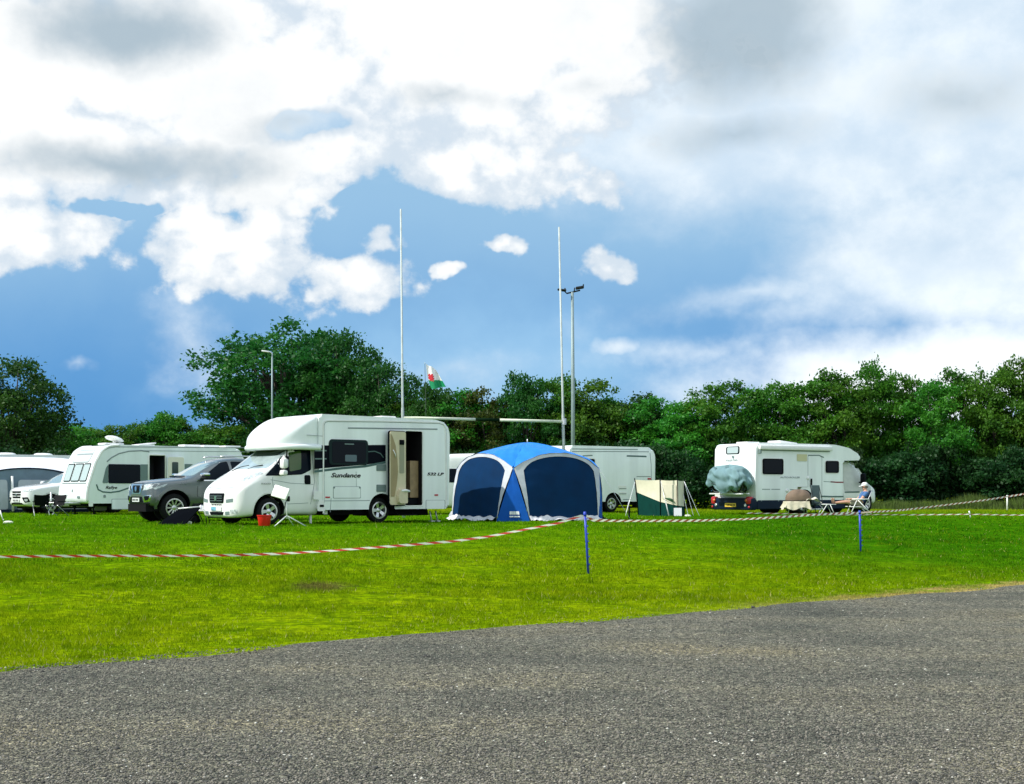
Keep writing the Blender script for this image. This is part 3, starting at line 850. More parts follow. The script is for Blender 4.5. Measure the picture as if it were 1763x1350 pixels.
ptree('oak_tree', 'oak', 492, 556, 84, 305, 'tallest broad dark tree with sky showing through, behind the lamp post')
ptree('ash_tree', 'ash', 22, 622, 74, 195, 'large rounded dark tree behind the far left awning')
ptree('ash_tree', 'ash', 662, 628, 80, 150, 'dark rounded tree behind the left goal post')
ptree('bronze_tree', 'bronze', 835, 672, 71, 120, 'slightly bronze green tree between the two goal posts')
ptree('ash_tree', 'ash', 588, 576, 82, 165, 'dark rounded tree leaning against the right side of the tallest tree')
G1 = 'trees of the far field edge'
FL = {752: 'green tree standing right behind the flag', 800: 'low green tree between the flag and the slightly bronze tree', 905: 'rounded green tree left of the right goal post, topmost between the posts',
      960: 'green tree standing directly behind the right goal post', 1015: 'green tree just right of the floodlight mast', 1058: 'lower green tree above the middle of the plain white motorhome',
      1092: 'green tree above the right end of the plain white motorhome', 1135: 'green tree above the cream and green windbreak', 1185: 'lowest green tree, in the skyline dip between windbreak and right motorhome',
      1235: 'green tree above the small rear window of the right motorhome', 1300: 'green tree above the near back corner of the right motorhome', 1345: 'green tree above the larger side window of the right motorhome',
      1400: 'green tree above the roof dome of the right motorhome', 1450: 'green tree above the cab of the right motorhome', 1505: 'tall green tree forming the highest peak beside the right motorhome',
      1555: 'green tree next right of the highest peak of the row', 1610: 'green tree in the shallow skyline dip right of the highest peak', 1660: 'green tree behind the short pale stake at the right',
      1715: 'green tree just left of the thin white marker post', 1765: 'green tree cut off by the right edge of the photo'}
front = [(752, 662, 'field3'), (800, 676, 'field0'), (905, 645, 'field3'), (960, 652, 'field1'), (1015, 655, 'field2'), (1092, 682, 'field3'), (1058, 690, 'field0'), (1135, 690, 'field1'), (1185, 690, 'field4'),
         (1235, 660, 'field0'), (1300, 668, 'field2'), (1345, 664, 'field4'), (1400, 652, 'field1'), (1450, 640, 'field0'), (1505, 624, 'field2'), (1555, 645, 'field4'), (1610, 658, 'field1'),
         (1660, 642, 'field0'), (1715, 640, 'field2'), (1765, 622, 'field4'), (1820, 630, 'field1'), (1880, 640, 'field0')]
for i, (px, pt, kd) in enumerate(front):
    ptree('field_tree', kd, px, pt + rs.randint(-3, 3), (66 if px > 1150 else 70) + rs.rand() * 3, 118 + rs.randint(-14, 26), FL.get(px, 'bushy green tree in the close row mostly beyond the right edge of the photo'), 'tree', G1)
low = [(128, 742), (165, 738), (205, 730), (245, 722), (285, 712), (322, 728), (352, 745), (395, 735), (440, 735), (560, 720), (610, 715), (700, 690), (-40, 720), (90, 745)]
for i, (px, pt) in enumerate(low):
    ptree('field_tree', 'field%d' % (i % 5), px, pt + rs.randint(-4, 4), 78 + rs.rand() * 5, 105 + rs.randint(-10, 25), 'low green tree in the hedge line left of the goal posts', 'tree', 'low trees left of the goal posts')
G2 = 'back row of trees of the far field edge'
for px in range(-60, 1960, 62):
    if px < 130: pt = 730
    elif px < 640: pt = 745
    elif px < 1180: pt = 705
    else: pt = 745
    ptree('field_tree', 'field%d' % rs.randint(0, 5), px + rs.randint(-15, 15), pt + rs.randint(-8, 8), 79 + rs.rand() * 6 + (8 if px < 640 else 0), 135, 'dark tree half hidden in the second row behind the field edge', 'tree', G2)
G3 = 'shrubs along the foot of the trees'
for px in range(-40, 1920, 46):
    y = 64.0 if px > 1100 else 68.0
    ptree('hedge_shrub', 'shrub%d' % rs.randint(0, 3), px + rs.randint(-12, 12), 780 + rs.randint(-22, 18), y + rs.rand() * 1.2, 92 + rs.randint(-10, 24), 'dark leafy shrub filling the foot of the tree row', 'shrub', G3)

# tall dry grass along the foot of the trees on the right
n = 9000; r2 = np.random.RandomState(8)
px = 1480 + r2.rand(n) * 380; yy = 61.5 + r2.rand(n) * 1.8; xx = (px - CX) / F * yy
hh = (.22 + .5 * r2.rand(n) ** 2) * (.6 + .6 * np.abs(np.sin(px * .031) * np.cos(px * .013))); a = r2.rand(n) * 6.28; w = .02
v0 = np.stack([xx - w, yy, np.full(n, .62)], 1); v1 = np.stack([xx + w, yy, np.full(n, .62)], 1); v2 = np.stack([xx + np.cos(a) * hh * .3, yy + np.sin(a) * hh * .3, .64 + hh], 1)
me = np_mesh('tall_grass', np.stack([v0, v1, v2], 1).reshape(-1, 3), np.arange(n * 3).reshape(-1, 3))
stuff(link('tall_grass', me, mat('dry_tall_grass', (.07, .115, .012), .8, var=.5, scale=3)))
# ------------------------------------------------------------------ white coachbuilt motorhome with the open door
def side_rail(name, pts, r, y, m, parent):
    return MB().tube([(x, y, z) for x, z in pts], r, 6).build(name, m, parent)

def motorhome_open_door():
    P = Pose(-5.01, 35.42, 221)
    t = thing('motorhome', 'white coachbuilt motorhome with its beige side door open, facing left beside the blue tent', 'motorhome', P.loc, P.a)
    W_ = 1.12
    s = lambda px, py: P.side(px, py, W_)
    c = lambda px, py: P.side(px, py, 1.0)
    prof = rpoly([(-3.36, .36), (-3.395, 2.4), (-3.30, 2.70), (-2.9, 2.79), (.85, 2.81), (.85, .36)], .10, 4)
    coach = slab_body('coach_body', prof, W_, .07, M_gel, t)
    d0, d1 = s(697, 742), s(727, 870)
    dx0, dx1, dz0, dz1 = d1[0], d0[0], d1[1], d0[1]
    cut(coach, [cyl_cutter(-1.11, .36, .42, .62, 1.5), cyl_cutter(-1.11, .36, .42, -1.5, -.62),
                box_cutter(((dx0 + dx1) / 2, .75, (dz0 + dz1) / 2), (dx1 - dx0, 1.4, dz1 - dz0))])
    shade(coach, 30)
    bc = bvh_of(coach)
    # entry: dim room behind the doorway
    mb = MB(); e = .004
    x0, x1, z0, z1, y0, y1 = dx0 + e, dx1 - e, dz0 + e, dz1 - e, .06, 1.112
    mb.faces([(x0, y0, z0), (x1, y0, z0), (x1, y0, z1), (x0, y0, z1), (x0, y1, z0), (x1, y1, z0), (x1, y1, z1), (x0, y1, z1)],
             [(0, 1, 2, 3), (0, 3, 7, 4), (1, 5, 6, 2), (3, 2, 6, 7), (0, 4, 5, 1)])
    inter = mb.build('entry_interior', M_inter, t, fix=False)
    MB().box((x0 + .145, .74, z0 + .70), (.28, .44, 1.0), bev=.01).build('cupboard', M_wood, inter)
    MB().box((x0 + .25, .62, z0 + .10), (.44, .7, .16), bev=.01).build('door_bin', M_black, inter)
    fr = rrect(dx0 - .035, dz0 - .035, dx1 + .035, dz1 + .035, .09)
    ring = MB(); inn = rrect(dx0 + .0, dz0 + .0, dx1 - .0, dz1 - .0, .06)
    for k in range(len(fr)):
        k2 = (k + 1) % len(fr)
        q = [(fr[k][0], W_ + .002, fr[k][1]), (fr[k2][0], W_ + .002, fr[k2][1]), (inn[k2][0], W_ + .002, inn[k2][1]), (inn[k][0], W_ + .002, inn[k][1])]
        q2 = [(a, W_ + .014, b) for a, _, b in q]
        ring.faces(q2 + q, [(0, 1, 2, 3), (4, 5, 1, 0), (6, 7, 3, 2)])
    ring.build('door_frame', M_trim, t, weld=.0005)
    # open door folded back along the side, hinged at its front edge; the beige liner faces out
    wd = dx1 - dx0
    hx, hy = dx1 + .03, W_ + .05
    dm = Matrix.Translation((hx, hy, 0)) @ Matrix.Rotation(R(6), 4, 'Z')
    def dd(a, h, b): return dm @ Vector((a, h, b))
    poly = rrect(.01, dz0 - .01, wd + .03, dz1 - .01, .07)
    door = MB().prism(poly, 0, .045, lambda a, b, h: dd(a, h, b)).build('door', M_band, t)
    MB().prism(rrect(.03, dz0 + .02, wd + .01, dz1 - .03, .06), .046, .066, lambda a, b, h: dd(a, h, b)).build('door_liner', M_beige, door)
    zz = lambda k: dz0 + (dz1 - dz0) * k
    xx = lambda k: .03 + (wd - .03) * k
    MB().prism([(xx(.97), zz(.95)), (xx(.88), zz(.92)), (xx(.68), zz(.8)), (xx(.56), zz(.62)), (xx(.52), zz(.45)), (xx(.6), zz(.28)), (xx(.75), zz(.12)), (xx(.97), zz(.12))], .068, .076, lambda a, b, h: dd(a, h, b)).build('liner_inset', M_tan, door)
    MB().prism(rrect(xx(.12), zz(.43), xx(.42), zz(.82), .03), .068, .074, lambda a, b, h: dd(a, h, b)).build('door_blind', mat('window_blind', (.30, .29, .20), .6), door)
    MB().prism(rrect(xx(.14), zz(.81), xx(.42), zz(.875), .01), .068, .09, lambda a, b, h: dd(a, h, b)).build('door_latch', M_black, door)
    mb = MB(); mb.prism(rpoly([(xx(.04), zz(.03)), (xx(.56), zz(.03)), (xx(.62), zz(.12)), (xx(.5), zz(.22)), (xx(.04), zz(.22))], .04), .068, .17, lambda a, b, h: dd(a, h, b))
    mb.build('door_pocket', M_beige, door)
    MB().tube([dd(xx(-.08), .15, zz(.19)), dd(xx(.2), .18, zz(.20)), dd(xx(.45), .15, zz(.195))], .035, 8).build('pocket_rim', M_trim, door)
    MB().tube([dd(xx(.86), .09, zz(.74)), dd(xx(.75), .11, zz(.68)), dd(xx(.70), .09, zz(.64))], .012, 6).build('grab_handle', M_trim, door)

    # overcab pod
    pod = loft('overcab_pod', [(.72, 1.93, 2.80, 1.10, .10), (.95, 1.92, 2.78, 1.10, .14), (1.2, 1.90, 2.70, 1.085, .22), (1.45, 1.885, 2.58, 1.04, .28),
                               (1.68, 1.88, 2.43, .95, .26), (1.84, 1.89, 2.28, .82, .18), (1.95, 1.93, 2.13, .62, .09)], M_gel, t, 2, lambda zb, zt, w, r: rsection(zb, zt, w, r))
    lip = []
    for k in range(33):
        f = -1 + 2 * k / 32; ang = math.pi / 2 * f
        lip.append((1.0 + .96 * math.cos(ang) ** .55 if abs(f) < .999 else .85, 1.10 * math.copysign(abs(math.sin(ang)) ** .8, f), 1.955))
    MB().tube([(.80, -1.10, 1.945)] + lip + [(.80, 1.10, 1.945)], .075, 10).build('pod_lip', M_gel, t)
    # cab
    cab = loft('cab_body', [(3.14, .26, .56, .56, .72, .46), (3.09, .18, .72, .82, .88, .66), (2.95, .17, .85, .96, 1.01, .80), (2.68, .20, 1.0, 1.0, 1.19, .86), (2.32, .22, 1.14, 1.02, 1.37, .90),
                            (2.12, .22, 1.2, 1.03, 1.51, .90), (1.84, .22, 1.25, 1.03, 1.72, .90), (1.42, .22, 1.27, 1.03, 2.01, .90), (1.15, .22, 1.28, 1.03, 2.08, .90), (.80, .22, 1.28, 1.03, 2.10, .90), (.76, .22, 1.28, 1.03, 2.10, .90)], M_gel2, t)
    cut(cab, [cyl_cutter(2.22, .34, .435, .55, 1.5), cyl_cutter(2.22, .34, .435, -1.5, -.55)])
    shade(cab, 40)
    bb = bvh_of(cab)
    MB().box((-.1, 0, .30), (5.6, 1.5, .16)).box((-2.2, 0, .24), (1.9, .9, .14)).box((2.66, 0, .22), (.7, 1.4, .12)).build('chassis', M_under, t)
    # arch liners
    for sx in (-1.11, 2.22):
        mb = MB()
        for sg in (1, -1):
            mb.prism([(.43 * math.cos(a), .43 * math.sin(a)) for a in [math.pi * k / 14 for k in range(15)]], .56 * sg, .60 * sg, lambda a, b, h: Vector((sx + a, h, .36 + b)))
        mb.build('wheel_arch_liner', M_under, t)
    arch = [(2.22 + .445 * math.cos(a), .34 + .445 * math.sin(a)) for a in [R(-5) + R(190) * k / 20 for k in range(21)]]
    strip('wheel_arch_lip', arch, .045, bb, '+y', M_trim, t, .012, .02)
    for sx in (-1.11, 2.22):
        for sg in (1, -1):
            wheel(t, sx, sg * .90, .335, .335, .215, .215, sg, spokes=5, spoke_w=.085)
    # windscreen and cab glass
    ws = decal('windscreen', rpoly([(-.86, 1.41), (.86, 1.41), (.83, 2.0), (-.83, 2.0)], .06), bb, '+x', M_screen, t, .008, .012, .12)
    decal('sun_strip', rpoly([(-.70, 1.74), (.70, 1.74), (.76, 1.90), (-.76, 1.90)], .05), bvh_of(cab, ws), '+x', mat('tinted_strip', (.012, .03, .028), .1, spec=.8), ws, .006, .006, .12)
    mb = MB()
    for y in (.05, -.62):
        mb.tube([(2.36, y, 1.36), (2.22, y + .22, 1.46), (2.18, y + .55, 1.495)], .014, 6)
    mb.build('wiper', M_black, t)
    win = decal('cab_window', rpoly([c(458, 819), c(480, 819), c(520, 817), c(536, 809), c(537, 770), c(508, 769), c(498, 775), c(478, 799)], .04), bb, '+y', M_glass, t, .008)
    bw = bvh_of(cab, win)
    decal('seat_view', rpoly([c(499, 812), c(519, 808), c(521, 776), c(500, 779)], .05), bw, '+y', mat('green_through_glass', (.035, .085, .012), .1), win, .004, .004)
    strip('window_pillar', [c(495, 817), c(497, 772)], .03, bw, '+y', M_black, win, .006, .006)
    for i, pts in enumerate(([(474, 886), (469, 826), (476, 800), (500, 770), (538, 766)], [(539, 766), (541, 830), (531, 884)], [(466, 826), (500, 832), (539, 834)], [(490, 868), (530, 866)])):
        strip('door_seam', [c(*p) for p in pts], .012, bb, '+y', M_line, t, .004, .006)
    dhx = decal('door_handle', rrect(*c(524, 818), *c(534, 834), .04), bb, '+y', M_black, t, .012, .02)
    decal('fuel_flap', rpoly([c(537, 845), c(551, 846), c(548, 860), c(535, 860)], .03), bc, '+y', M_trim, t, .006)
    # mirror: white arm and housing
    q = c(482, 805)
    mb = MB(); mb.box((q[0] + .02, 1.22, q[1] + .10), (.15, .2, .25), bev=.05); mb.box((q[0] + .02, 1.21, q[1] - .13), (.14, .2, .13), bev=.04)
    mb.tube([(q[0] - .03, 1.0, q[1] - .16), (q[0], 1.2, q[1] - .10)], .05, 8)
    mi = mb.build('door_mirror', M_trim, t, smooth=40)
    MB().box((q[0] - .06, 1.22, q[1] + .10), (.01, .16, .19), bev=.004).build('mirror_glass', M_screen, mi)
    # nose: grille, lamps, bumper openings, plate
    f = lambda px, py: P.face(px, py, 3.11)
    decal('radiator_grille', rpoly([(-.38, .79), (.38, .79), (.34, .545), (-.34, .545)], .04), bb, '+x', M_black, t, .014, .02)
    mb = MB()
    gb = bvh_of(cab)
    for z in (.72, .665, .60):
        decal('grille_bar', rrect(-.30, z - .006, .30, z + .006, .004), gb, '+x', M_vent, t, .028, .012)
    decal('badge', [(.055 * math.cos(k * .5236), .665 + .07 * math.sin(k * .5236)) for k in range(12)], gb, '+x', M_chrome, t, .04, .014, .05)
    for k in range(6):
        decal('lower_slot', rrect(-.25 + k * .088, .485, -.19 + k * .088, .518, .012), gb, '+x', M_black, t, .006, .006, .1)
    pl = decal('number_plate', rrect(-.26, .35, .26, .455, .015), gb, '+x', M_plate, t, .02, .012)
    decal('plate_sticker', rrect(-.24, .358, .0, .447, .01), gb, '+x', mat('pale_blue_plate', (.15, .38, .50), .4, var=.4, scale=18), pl, .025, .006)
    decal('bumper_intake', rpoly([(-.36, .325), (.36, .325), (.31, .245), (-.31, .245)], .02), gb, '+x', M_black, t, .006, .01)
    for sg in (1, -1):
        decal('headlamp_lens', rpoly([(2.86, sg * .60), (2.74, sg * .84), (2.34, sg * .93), (2.36, sg * .80), (2.62, sg * .62)], .04), gb, '+z', M_lamp, t, .008, .012, .05)
        decal('bumper_insert', rpoly([(sg * .46, .63), (sg * .74, .66), (sg * .74, .57), (sg * .46, .55)], .02), gb, '+x', M_vent, t, .005, .008, .06)
        decal('fog_lamp', rpoly([(sg * .64, .38), (sg * .86, .39), (sg * .84, .29), (sg * .64, .28)], .02), gb, '+x', M_lamp, t, .005, .008, .06)
        decal('bumper_grille', rpoly([(sg * .42, .33), (sg * .61, .34), (sg * .61, .26), (sg * .42, .25)], .02), gb, '+x', M_vent, t, .005, .008, .06)
    strip('bonnet_seam', [(-.85, .95), (-.5, .925), (0, .915), (.5, .925), (.85, .95)], .022, gb, '+x', M_line, t, .003, .006)
    cx_ = P.side(457, 833, 1.0)
    text('fender_lettering', 'DUCATO', .055, Mside(cx_[0], 1.032, cx_[1], '+y'), M_letter, t, width=.26)
    # coach side graphics, windows, lockers
    band = decal('graphic_band', [s(541, 767), s(664, 766), s(664, 795), s(630, 800), s(560, 806), s(541, 808)], bc, '+y', M_band, t, .003, .004, .3)
    strip('graphic_swoosh', [s(541, 812), s(590, 806), s(628, 803), s(664, 796)], .06, bc, '+y', M_swoosh, t, .004, .005)
    strip('graphic_swoosh', [s(632, 778), s(645, 777), s(655, 781), s(660, 788)], .025, bc, '+y', M_swoosh, t, .008, .004)
    for py in (776, 790): strip('band_highlight', [s(542, py), s(562, py)], .03, bc, '+y', M_vent, t, .008, .004)
    w1 = decal('side_window', rrect(*s(566, 756), *s(633, 801), .10), bc, '+y', mat('dark_green_frame', (.010, .022, .024), .5, spec=.1), t, .022, .03, .4)
    bw1 = bvh_of(coach, w1)
    gl = decal('glass', rrect(*s(571, 760), *s(629, 798), .07), bw1, '+y', M_glass, w1, .006, .006, .4)
    decal('window_catch', rrect(*s(592, 763.5), *s(608, 766), .01), bvh_of(w1), '+y', M_vent, gl, .02, .006, .4)
    decal('blue_glass_patch', rrect(*s(593, 783), *s(613, 795), .03), bvh_of(w1), '+y', mat('dark_blue_patch', (.03, .09, .11), .1), gl, .013, .004, .4)  # small dark blue patch laid over the window glass
    strip('awning_rail', [s(599, 737), s(676, 738), s(753, 739)], .035, bc, '+y', M_line, t, .006, .012)
    for pts in ([(556.5, 884), (556.5, 730), (558.5, 725.5), (563, 724)], [(563, 724), (660, 725), (755, 727.5), (764, 730.5), (767, 737)], [(767, 737), (768, 800), (768, 872)]):
        a = strip('panel_moulding', [s(*p) for p in pts], .035, bc, '+y', M_trim, t, .014, .016)
        strip('moulding_shadow_line', [(lambda q: (q[0] - .028, q[1] - .028))(s(*p)) for p in pts], .014, bc, '+y', M_line, t, .003, .004)  # soft shadow beside the moulding, painted as a grey strip
    strip('pod_seam', [s(528, 749), s(556, 751)], .012, bc, '+y', M_line, t, .004, .006)
    z = s(569, 818.5); z2 = s(620, 818.5)
    text('side_lettering', 'Sundance', .16, Mside((z[0] + z2[0]) / 2, W_ + .008, z[1], '+y'), M_letter, t, shear=.30, bold=.0035, width=abs(z[0] - z2[0]))
    z = s(734, 816.3); z2 = s(763, 816.3)
    text('side_lettering', '532 LP', .105, Mside((z[0] + z2[0]) / 2, W_ + .008, z[1], '+y'), M_letter, t, shear=.3, bold=.003, width=abs(z[0] - z2[0]))
    for a, b_ in (((648, 799), (664, 811)), ((648, 834.5), (664, 847))):
        v = decal('fridge_vent', rrect(*s(*a), *s(*b_), .02), bc, '+y', M_vent, t, .014, .018, .4)
        for k in range(5):
            py = a[1] + (b_[1] - a[1]) * (k + .5) / 5
            strip('vent_slat', [s(a[0] + 1.5, py), s(b_[0] - 1.5, py)], .012, bvh_of(v), '+y', M_line, v, .004, .004)
    lk = decal('locker_door', rrect(*s(573.5, 837.5), *s(621, 858), .03), bc, '+y', M_line, t, .004, .006, .5)
    decal('locker_panel', rrect(*s(574.3, 838.3), *s(620.2, 857.2), .03), bc, '+y', M_gel, lk, .008, .004, .5)
    for px in (575, 619): decal('locker_catch', rrect(*s(px - 1.2, 838.5), *s(px + 1.2, 841), .01), bc, '+y', M_vent, lk, .016, .01, .5)
    strip('skirt_line', [s(558, 862.5), s(620, 862), s(662, 861)], .016, bc, '+y', M_line, t, .004, .006)
    strip('skirt_line', [s(570, 858), s(568.5, 882)], .014, bc, '+y', M_line, t, .004, .006)
    strip('skirt_line', [s(613, 812), s(613.5, 838)], .01, bc, '+y', M_line, t, .003, .005)
    decal('locker_door', rrect(*s(733, 861), *s(766, 876), .02), bc, '+y', M_line, t, .004, .004, .5)
    decal('locker_panel', rrect(*s(733.8, 861.6), *s(765.2, 876), .02), bc, '+y', M_gel, t, .007, .003, .5)
    decal('side_marker', rrect(*s(560, 855), *s(568, 857.5), .01), bc, '+y', M_red, t, .012, .012, .5)
    decal('side_marker', rrect(*s(748, 851), *s(754, 853.8), .01), bc, '+y', M_red, t, .012, .012, .5)
    fl = decal('water_inlet', rpoly([s(546, 880), s(547, 866), s(551, 861), s(558, 864), s(560, 880)], .05), bc, '+y', M_trim, t, .012, .014, .5)
    decal('inlet_cap', rrect(*s(550, 869), *s(557, 873), .02), bvh_of(fl), '+y', M_black, fl, .01, .01, .5)
    strip('sill_trim', [s(558, 884), s(640, 883)], .03, bc, '+y', M_trim, t, .006, .01)
    # roof light, corner steadies, entry step
    MB().box((-1.9, .1, 2.84), (.5, .5, .09), bev=.03).build('rooflight', M_trim, t)
    for x in (-2.9, -3.1):
        MB().tube([(x, .85, .30), (x - .08, .85, .0)], .022, 6).box((x - .08, .85, .015), (.12, .12, .03)).build('corner_steady', M_steel, t)
    MB().box((-1.95, 1.05, .20), (.55, .3, .03)).tube([(-2.2, .9, .3), (-2.2, 1.05, .20)], .015, 6).tube([(-1.7, .9, .3), (-1.7, 1.05, .20)], .015, 6).build('entry_step', M_under, t)
    MB().box((.55, .95, .30), (.12, .05, .12), bev=.01).box((.9, .8, .12), (.05, .05, .22)).build('waste_pipe', M_trim, t)
    return P
PM = motorhome_open_door()

# ------------------------------------------------------------------ touring caravan on the left
def caravan_left():
    h = (-math.cos(R(43)), -math.sin(R(43))); l = (-h[1], h[0]); l = (-h[1] * -1 if False else -h[1], h[0])
    fx, fy = -15.0, 47.0; L = 6.4
    cx, cy = fx - h[0] * L / 2 - l[0] * 1.12, fy - h[1] * L / 2 - l[1] * 1.12
    P = Pose(cx, cy, 223)
    t = thing('touring_caravan', 'long white touring caravan with three-pane front window and satellite dome on its roof', 'caravan', P.loc, P.a)
    W_ = 1.12
    s = lambda px, py: P.side(px, py, W_)
    zr = s(240, 767)[1]
    prof = rpoly([(-3.2, .40), (-3.2, zr - .25), (-2.9, zr), (1.9, zr + .01), (2.35, zr - .02), (2.62, zr - .2), (2.86, zr - .62), (3.02, zr - 1.1), (3.16, .95), (3.2, .55), (3.12, .40)], .12, 4)
    body = slab_body('caravan_body', prof, W_, .11, M_cara, t)
    cut(body, [cyl_cutter(-.6, .36, .42, .7, 1.5), cyl_cutter(-.6, .36, .42, -1.5, -.7),
               box_cutter(((s(257, 784)[0] + s(284, 784)[0]) / 2, .8, (s(257, 784)[1] + .5) / 2), (s(257, 784)[0] - s(284, 784)[0], 1.1, s(257, 784)[1] - .5))])
    shade(body, 30)
    bb = bvh_of(body)
    x1, x0, z1 = s(257, 784)[0] - .004, s(284, 784)[0] + .004, s(257, 784)[1] - .004
    z0, y0, y1 = .504, .26, 1.112
    MB().faces([(x0, y0, z0), (x1, y0, z0), (x1, y0, z1), (x0, y0, z1), (x0, y1, z0), (x1, y1, z0), (x1, y1, z1), (x0, y1, z1)],
               [(0, 1, 2, 3), (0, 3, 7, 4), (1, 5, 6, 2), (3, 2, 6, 7), (0, 4, 5, 1)]).build('doorway', mat('doorway_dark', (.012, .012, .022), .7), t, fix=False)
    mb = MB()
    for q, w in (([(x1 + .035, .5), (x1 + .035, z1 - .05), (x1, z1 + .03), (x0, z1 + .03), (x0 - .035, z1 - .05), (x0 - .035, .5)], .03),):
        mb.tube([(a, 1.125, b) for a, b in q], .035, 6)
    mb.build('door_frame', M_trim, t)
    # open door folded back towards the rear
    wd = x1 - x0; dm = Matrix.Translation((x0 - .05, 1.17, 0)) @ Matrix.Rotation(R(-8), 4, 'Z')
    dd = lambda a, b, hh: dm @ Vector((-a, hh, b))
    dz0, dz1 = .62, z1 - .02
    door = MB().prism(rrect(0, dz0, wd + .04, dz1, .08), 0, .05, dd).build('door', M_gel, t)
    MB().prism(rrect(.03, dz0 + .03, wd + .01, dz1 - .03, .06), .051, .07, dd).build('door_liner', mat('cream_liner', (.70, .68, .58), .5), door)
    MB().prism(rrect(wd * .28, dz0 + (dz1 - dz0) * .40, wd * .66, dz0 + (dz1 - dz0) * .86, .04), .072, .08, dd).build('door_window', mat('green_tinted_window', (.03, .05, .035), .1), door)
    # windows
    w1 = decal('side_window', rrect(*s(186.5, 799), *s(241, 832.5), .05), bb, '+y', M_glass, t, .02, .025, .4)
    decal('side_window', rpoly([s(176, 832), s(186, 832), s(186, 800), s(182, 806)], .06), bb, '+y', M_vent, t, .01, .012, .4)
    decal('window_blind', rrect(*s(241.3, 799.5), *s(255, 832), .02), bb, '+y', M_vent, t, .010, .012, .4)
    decal('side_window', rpoly([s(315, 799), s(332, 799), s(326, 804), s(315, 810)], .02), bb, '+y', M_vent, t, .012, .012, .4)
    decal('side_window', rrect(*s(345, 797), *s(400, 828), .05), bb, '+y', M_glass, t, .016, .02, .4)
    sw = lambda nm, pts, w, m: strip(nm, [s(*p) for p in pts], w, bb, '+y', m, t, .008, .008)
    sw('graphic_swoosh', [(166, 834), (169, 843), (177, 847), (190, 848), (205, 846), (222, 840), (243, 832)], .05, M_swoosh)
    sw('graphic_swoosh', [(184, 795), (192, 788), (205, 781), (222, 777), (243, 776), (257, 778)], .045, M_line)
    sw('awning_rail', [(178, 776), (186, 771.5), (200, 769.5), (240, 769.5), (430, 771)], .03, M_line)
    sw('panel_line', [(240, 776), (430, 778)], .02, M_line)
    sw('skirt_line', [(152, 884), (240, 883), (330, 882)], .04, M_line)
    decal('locker_door', rrect(*s(192, 859), *s(224, 877), .03), bb, '+y', M_line, t, .004, .006, .5)
    decal('locker_panel', rrect(*s(192.8, 859.8), *s(223.2, 876.2), .03), bb, '+y', M_cara, t, .008, .004, .5)
    decal('service_hatch', rrect(*s(153, 864), *s(160, 872), .02), bb, '+y', M_trim, t, .01, .01, .5)
    decal('side_marker', rrect(*s(151.5, 875.5), *s(160, 879), .01), bb, '+y', M_vent, t, .012, .012, .5)
    decal('water_inlet', rrect(*s(178, 852), *s(182, 857), .03), bb, '+y', M_line, t, .014, .014, .5)
    z = s(181, 839.5); z2 = s(201, 839.5)
    text('side_lettering', 'Rallye', .15, Mside((z[0] + z2[0]) / 2, W_ + .010, z[1], '+y'), M_letter, t, shear=.35, bold=.002, width=abs(z[0] - z2[0]))
    # white front corner moulding
    mb = MB()
    fp = [p for p in prof if p[0] > 1.9 and p[1] > .5 and p[0] < 3.3]
    fp = sorted(set(fp), key=lambda p: -p[1] + p[0] * .001)
    for sg in (1, -1): mb.tube([(a - .05, sg * 1.095, b - .02) for a, b in fp], .045, 8)
    mb.build('corner_moulding', M_trim, t)
    # front: three panes, upper skylight panel, lower panel details
    for (a, b_) in ((-.92, -.38), (-.33, .33), (.38, .92)):
        wn = decal('front_window', rrect(a, 1.18, b_, zr - .66, .06), bb, '+x', M_black, t, .016, .02, .3)
        decal('glass', rrect(a + .035, 1.215, b_ - .035, zr - .70, .05), bvh_of(wn), '+x', mat('pale_reflecting_window', (.42, .50, .50), .12, spec=.8), wn, .006, .006, .3)
    decal('skylight_surround', rrect(-.66, zr - .635, .66, zr - .165, .10), bb, '+x', M_line, t, .008, .010, .2)
    decal('front_skylight', rrect(-.62, zr - .60, .62, zr - .20, .08), bb, '+x', mat('front_skylight_panel', (.62, .68, .68), .12, spec=.8), t, .012, .014, .2)
    decal('window_sill', rrect(-.96, 1.10, .96, 1.14, .015), bb, '+x', M_line, t, .012, .014, .4)
    decal('front_badge', rrect(-.05, .80, .05, .90, .03), bb, '+x', M_line, t, .01, .01)
    for y in (-.55, .55): decal('front_handle', rrect(y - .1, .58, y + .1, .66, .03), bb, '+x', M_vent, t, .02, .02)
    text('front_lettering', 'XPLORE', .07, Mside(3.18, 0, .70, '+x'), M_vent, t) if False else None
    # roof: aerial dome, rooflights
    zt = zr + .02
    a = s(218, 757)
    mb = MB(); mb.box((a[0] + .15, .2, zt + .035), (.75, .6, .07), bev=.03)
    ba = mb.build('dome_base', M_trim, t)
    mb = MB(); mb.lathe([(0, .11), (.12, .10), (.24, .06), (.30, 0), (.24, -.05), (0, -.07)], 24, Matrix.Translation((a[0] + .02, .2, zt + .22)) @ Matrix.Rotation(R(-14), 4, 'Y') @ Matrix.Diagonal((1.15, 1.15, 1, 1)))
    mb.tube([(a[0] + .02, .2, zt + .04), (a[0] + .02, .2, zt + .16)], .06, 8)
    mb.build('satellite_dome', M_gel2, t, smooth=50)
    b2 = s(266, 764)[0]
    MB().box((b2, .3, zt + .06), (.7, .6, .04), Euler((0, R(7), 0)), bev=.015).box((b2, .3, zt + .02), (.6, .55, .05)).build('rooflight', M_trim, t)
    for px in (345, 378, 415): MB().box((s(px, 764)[0], .3, zt + .04), (.7, .5, .08), bev=.03).build('rooflight', M_gel2, t)
    MB().box((0, 0, .36), (5.8, 1.7, .14)).build('chassis', M_under, t)
    for sg in (1, -1): wheel(t, -.6, sg * .98, .33, .33, .19, .2, sg, spokes=7)
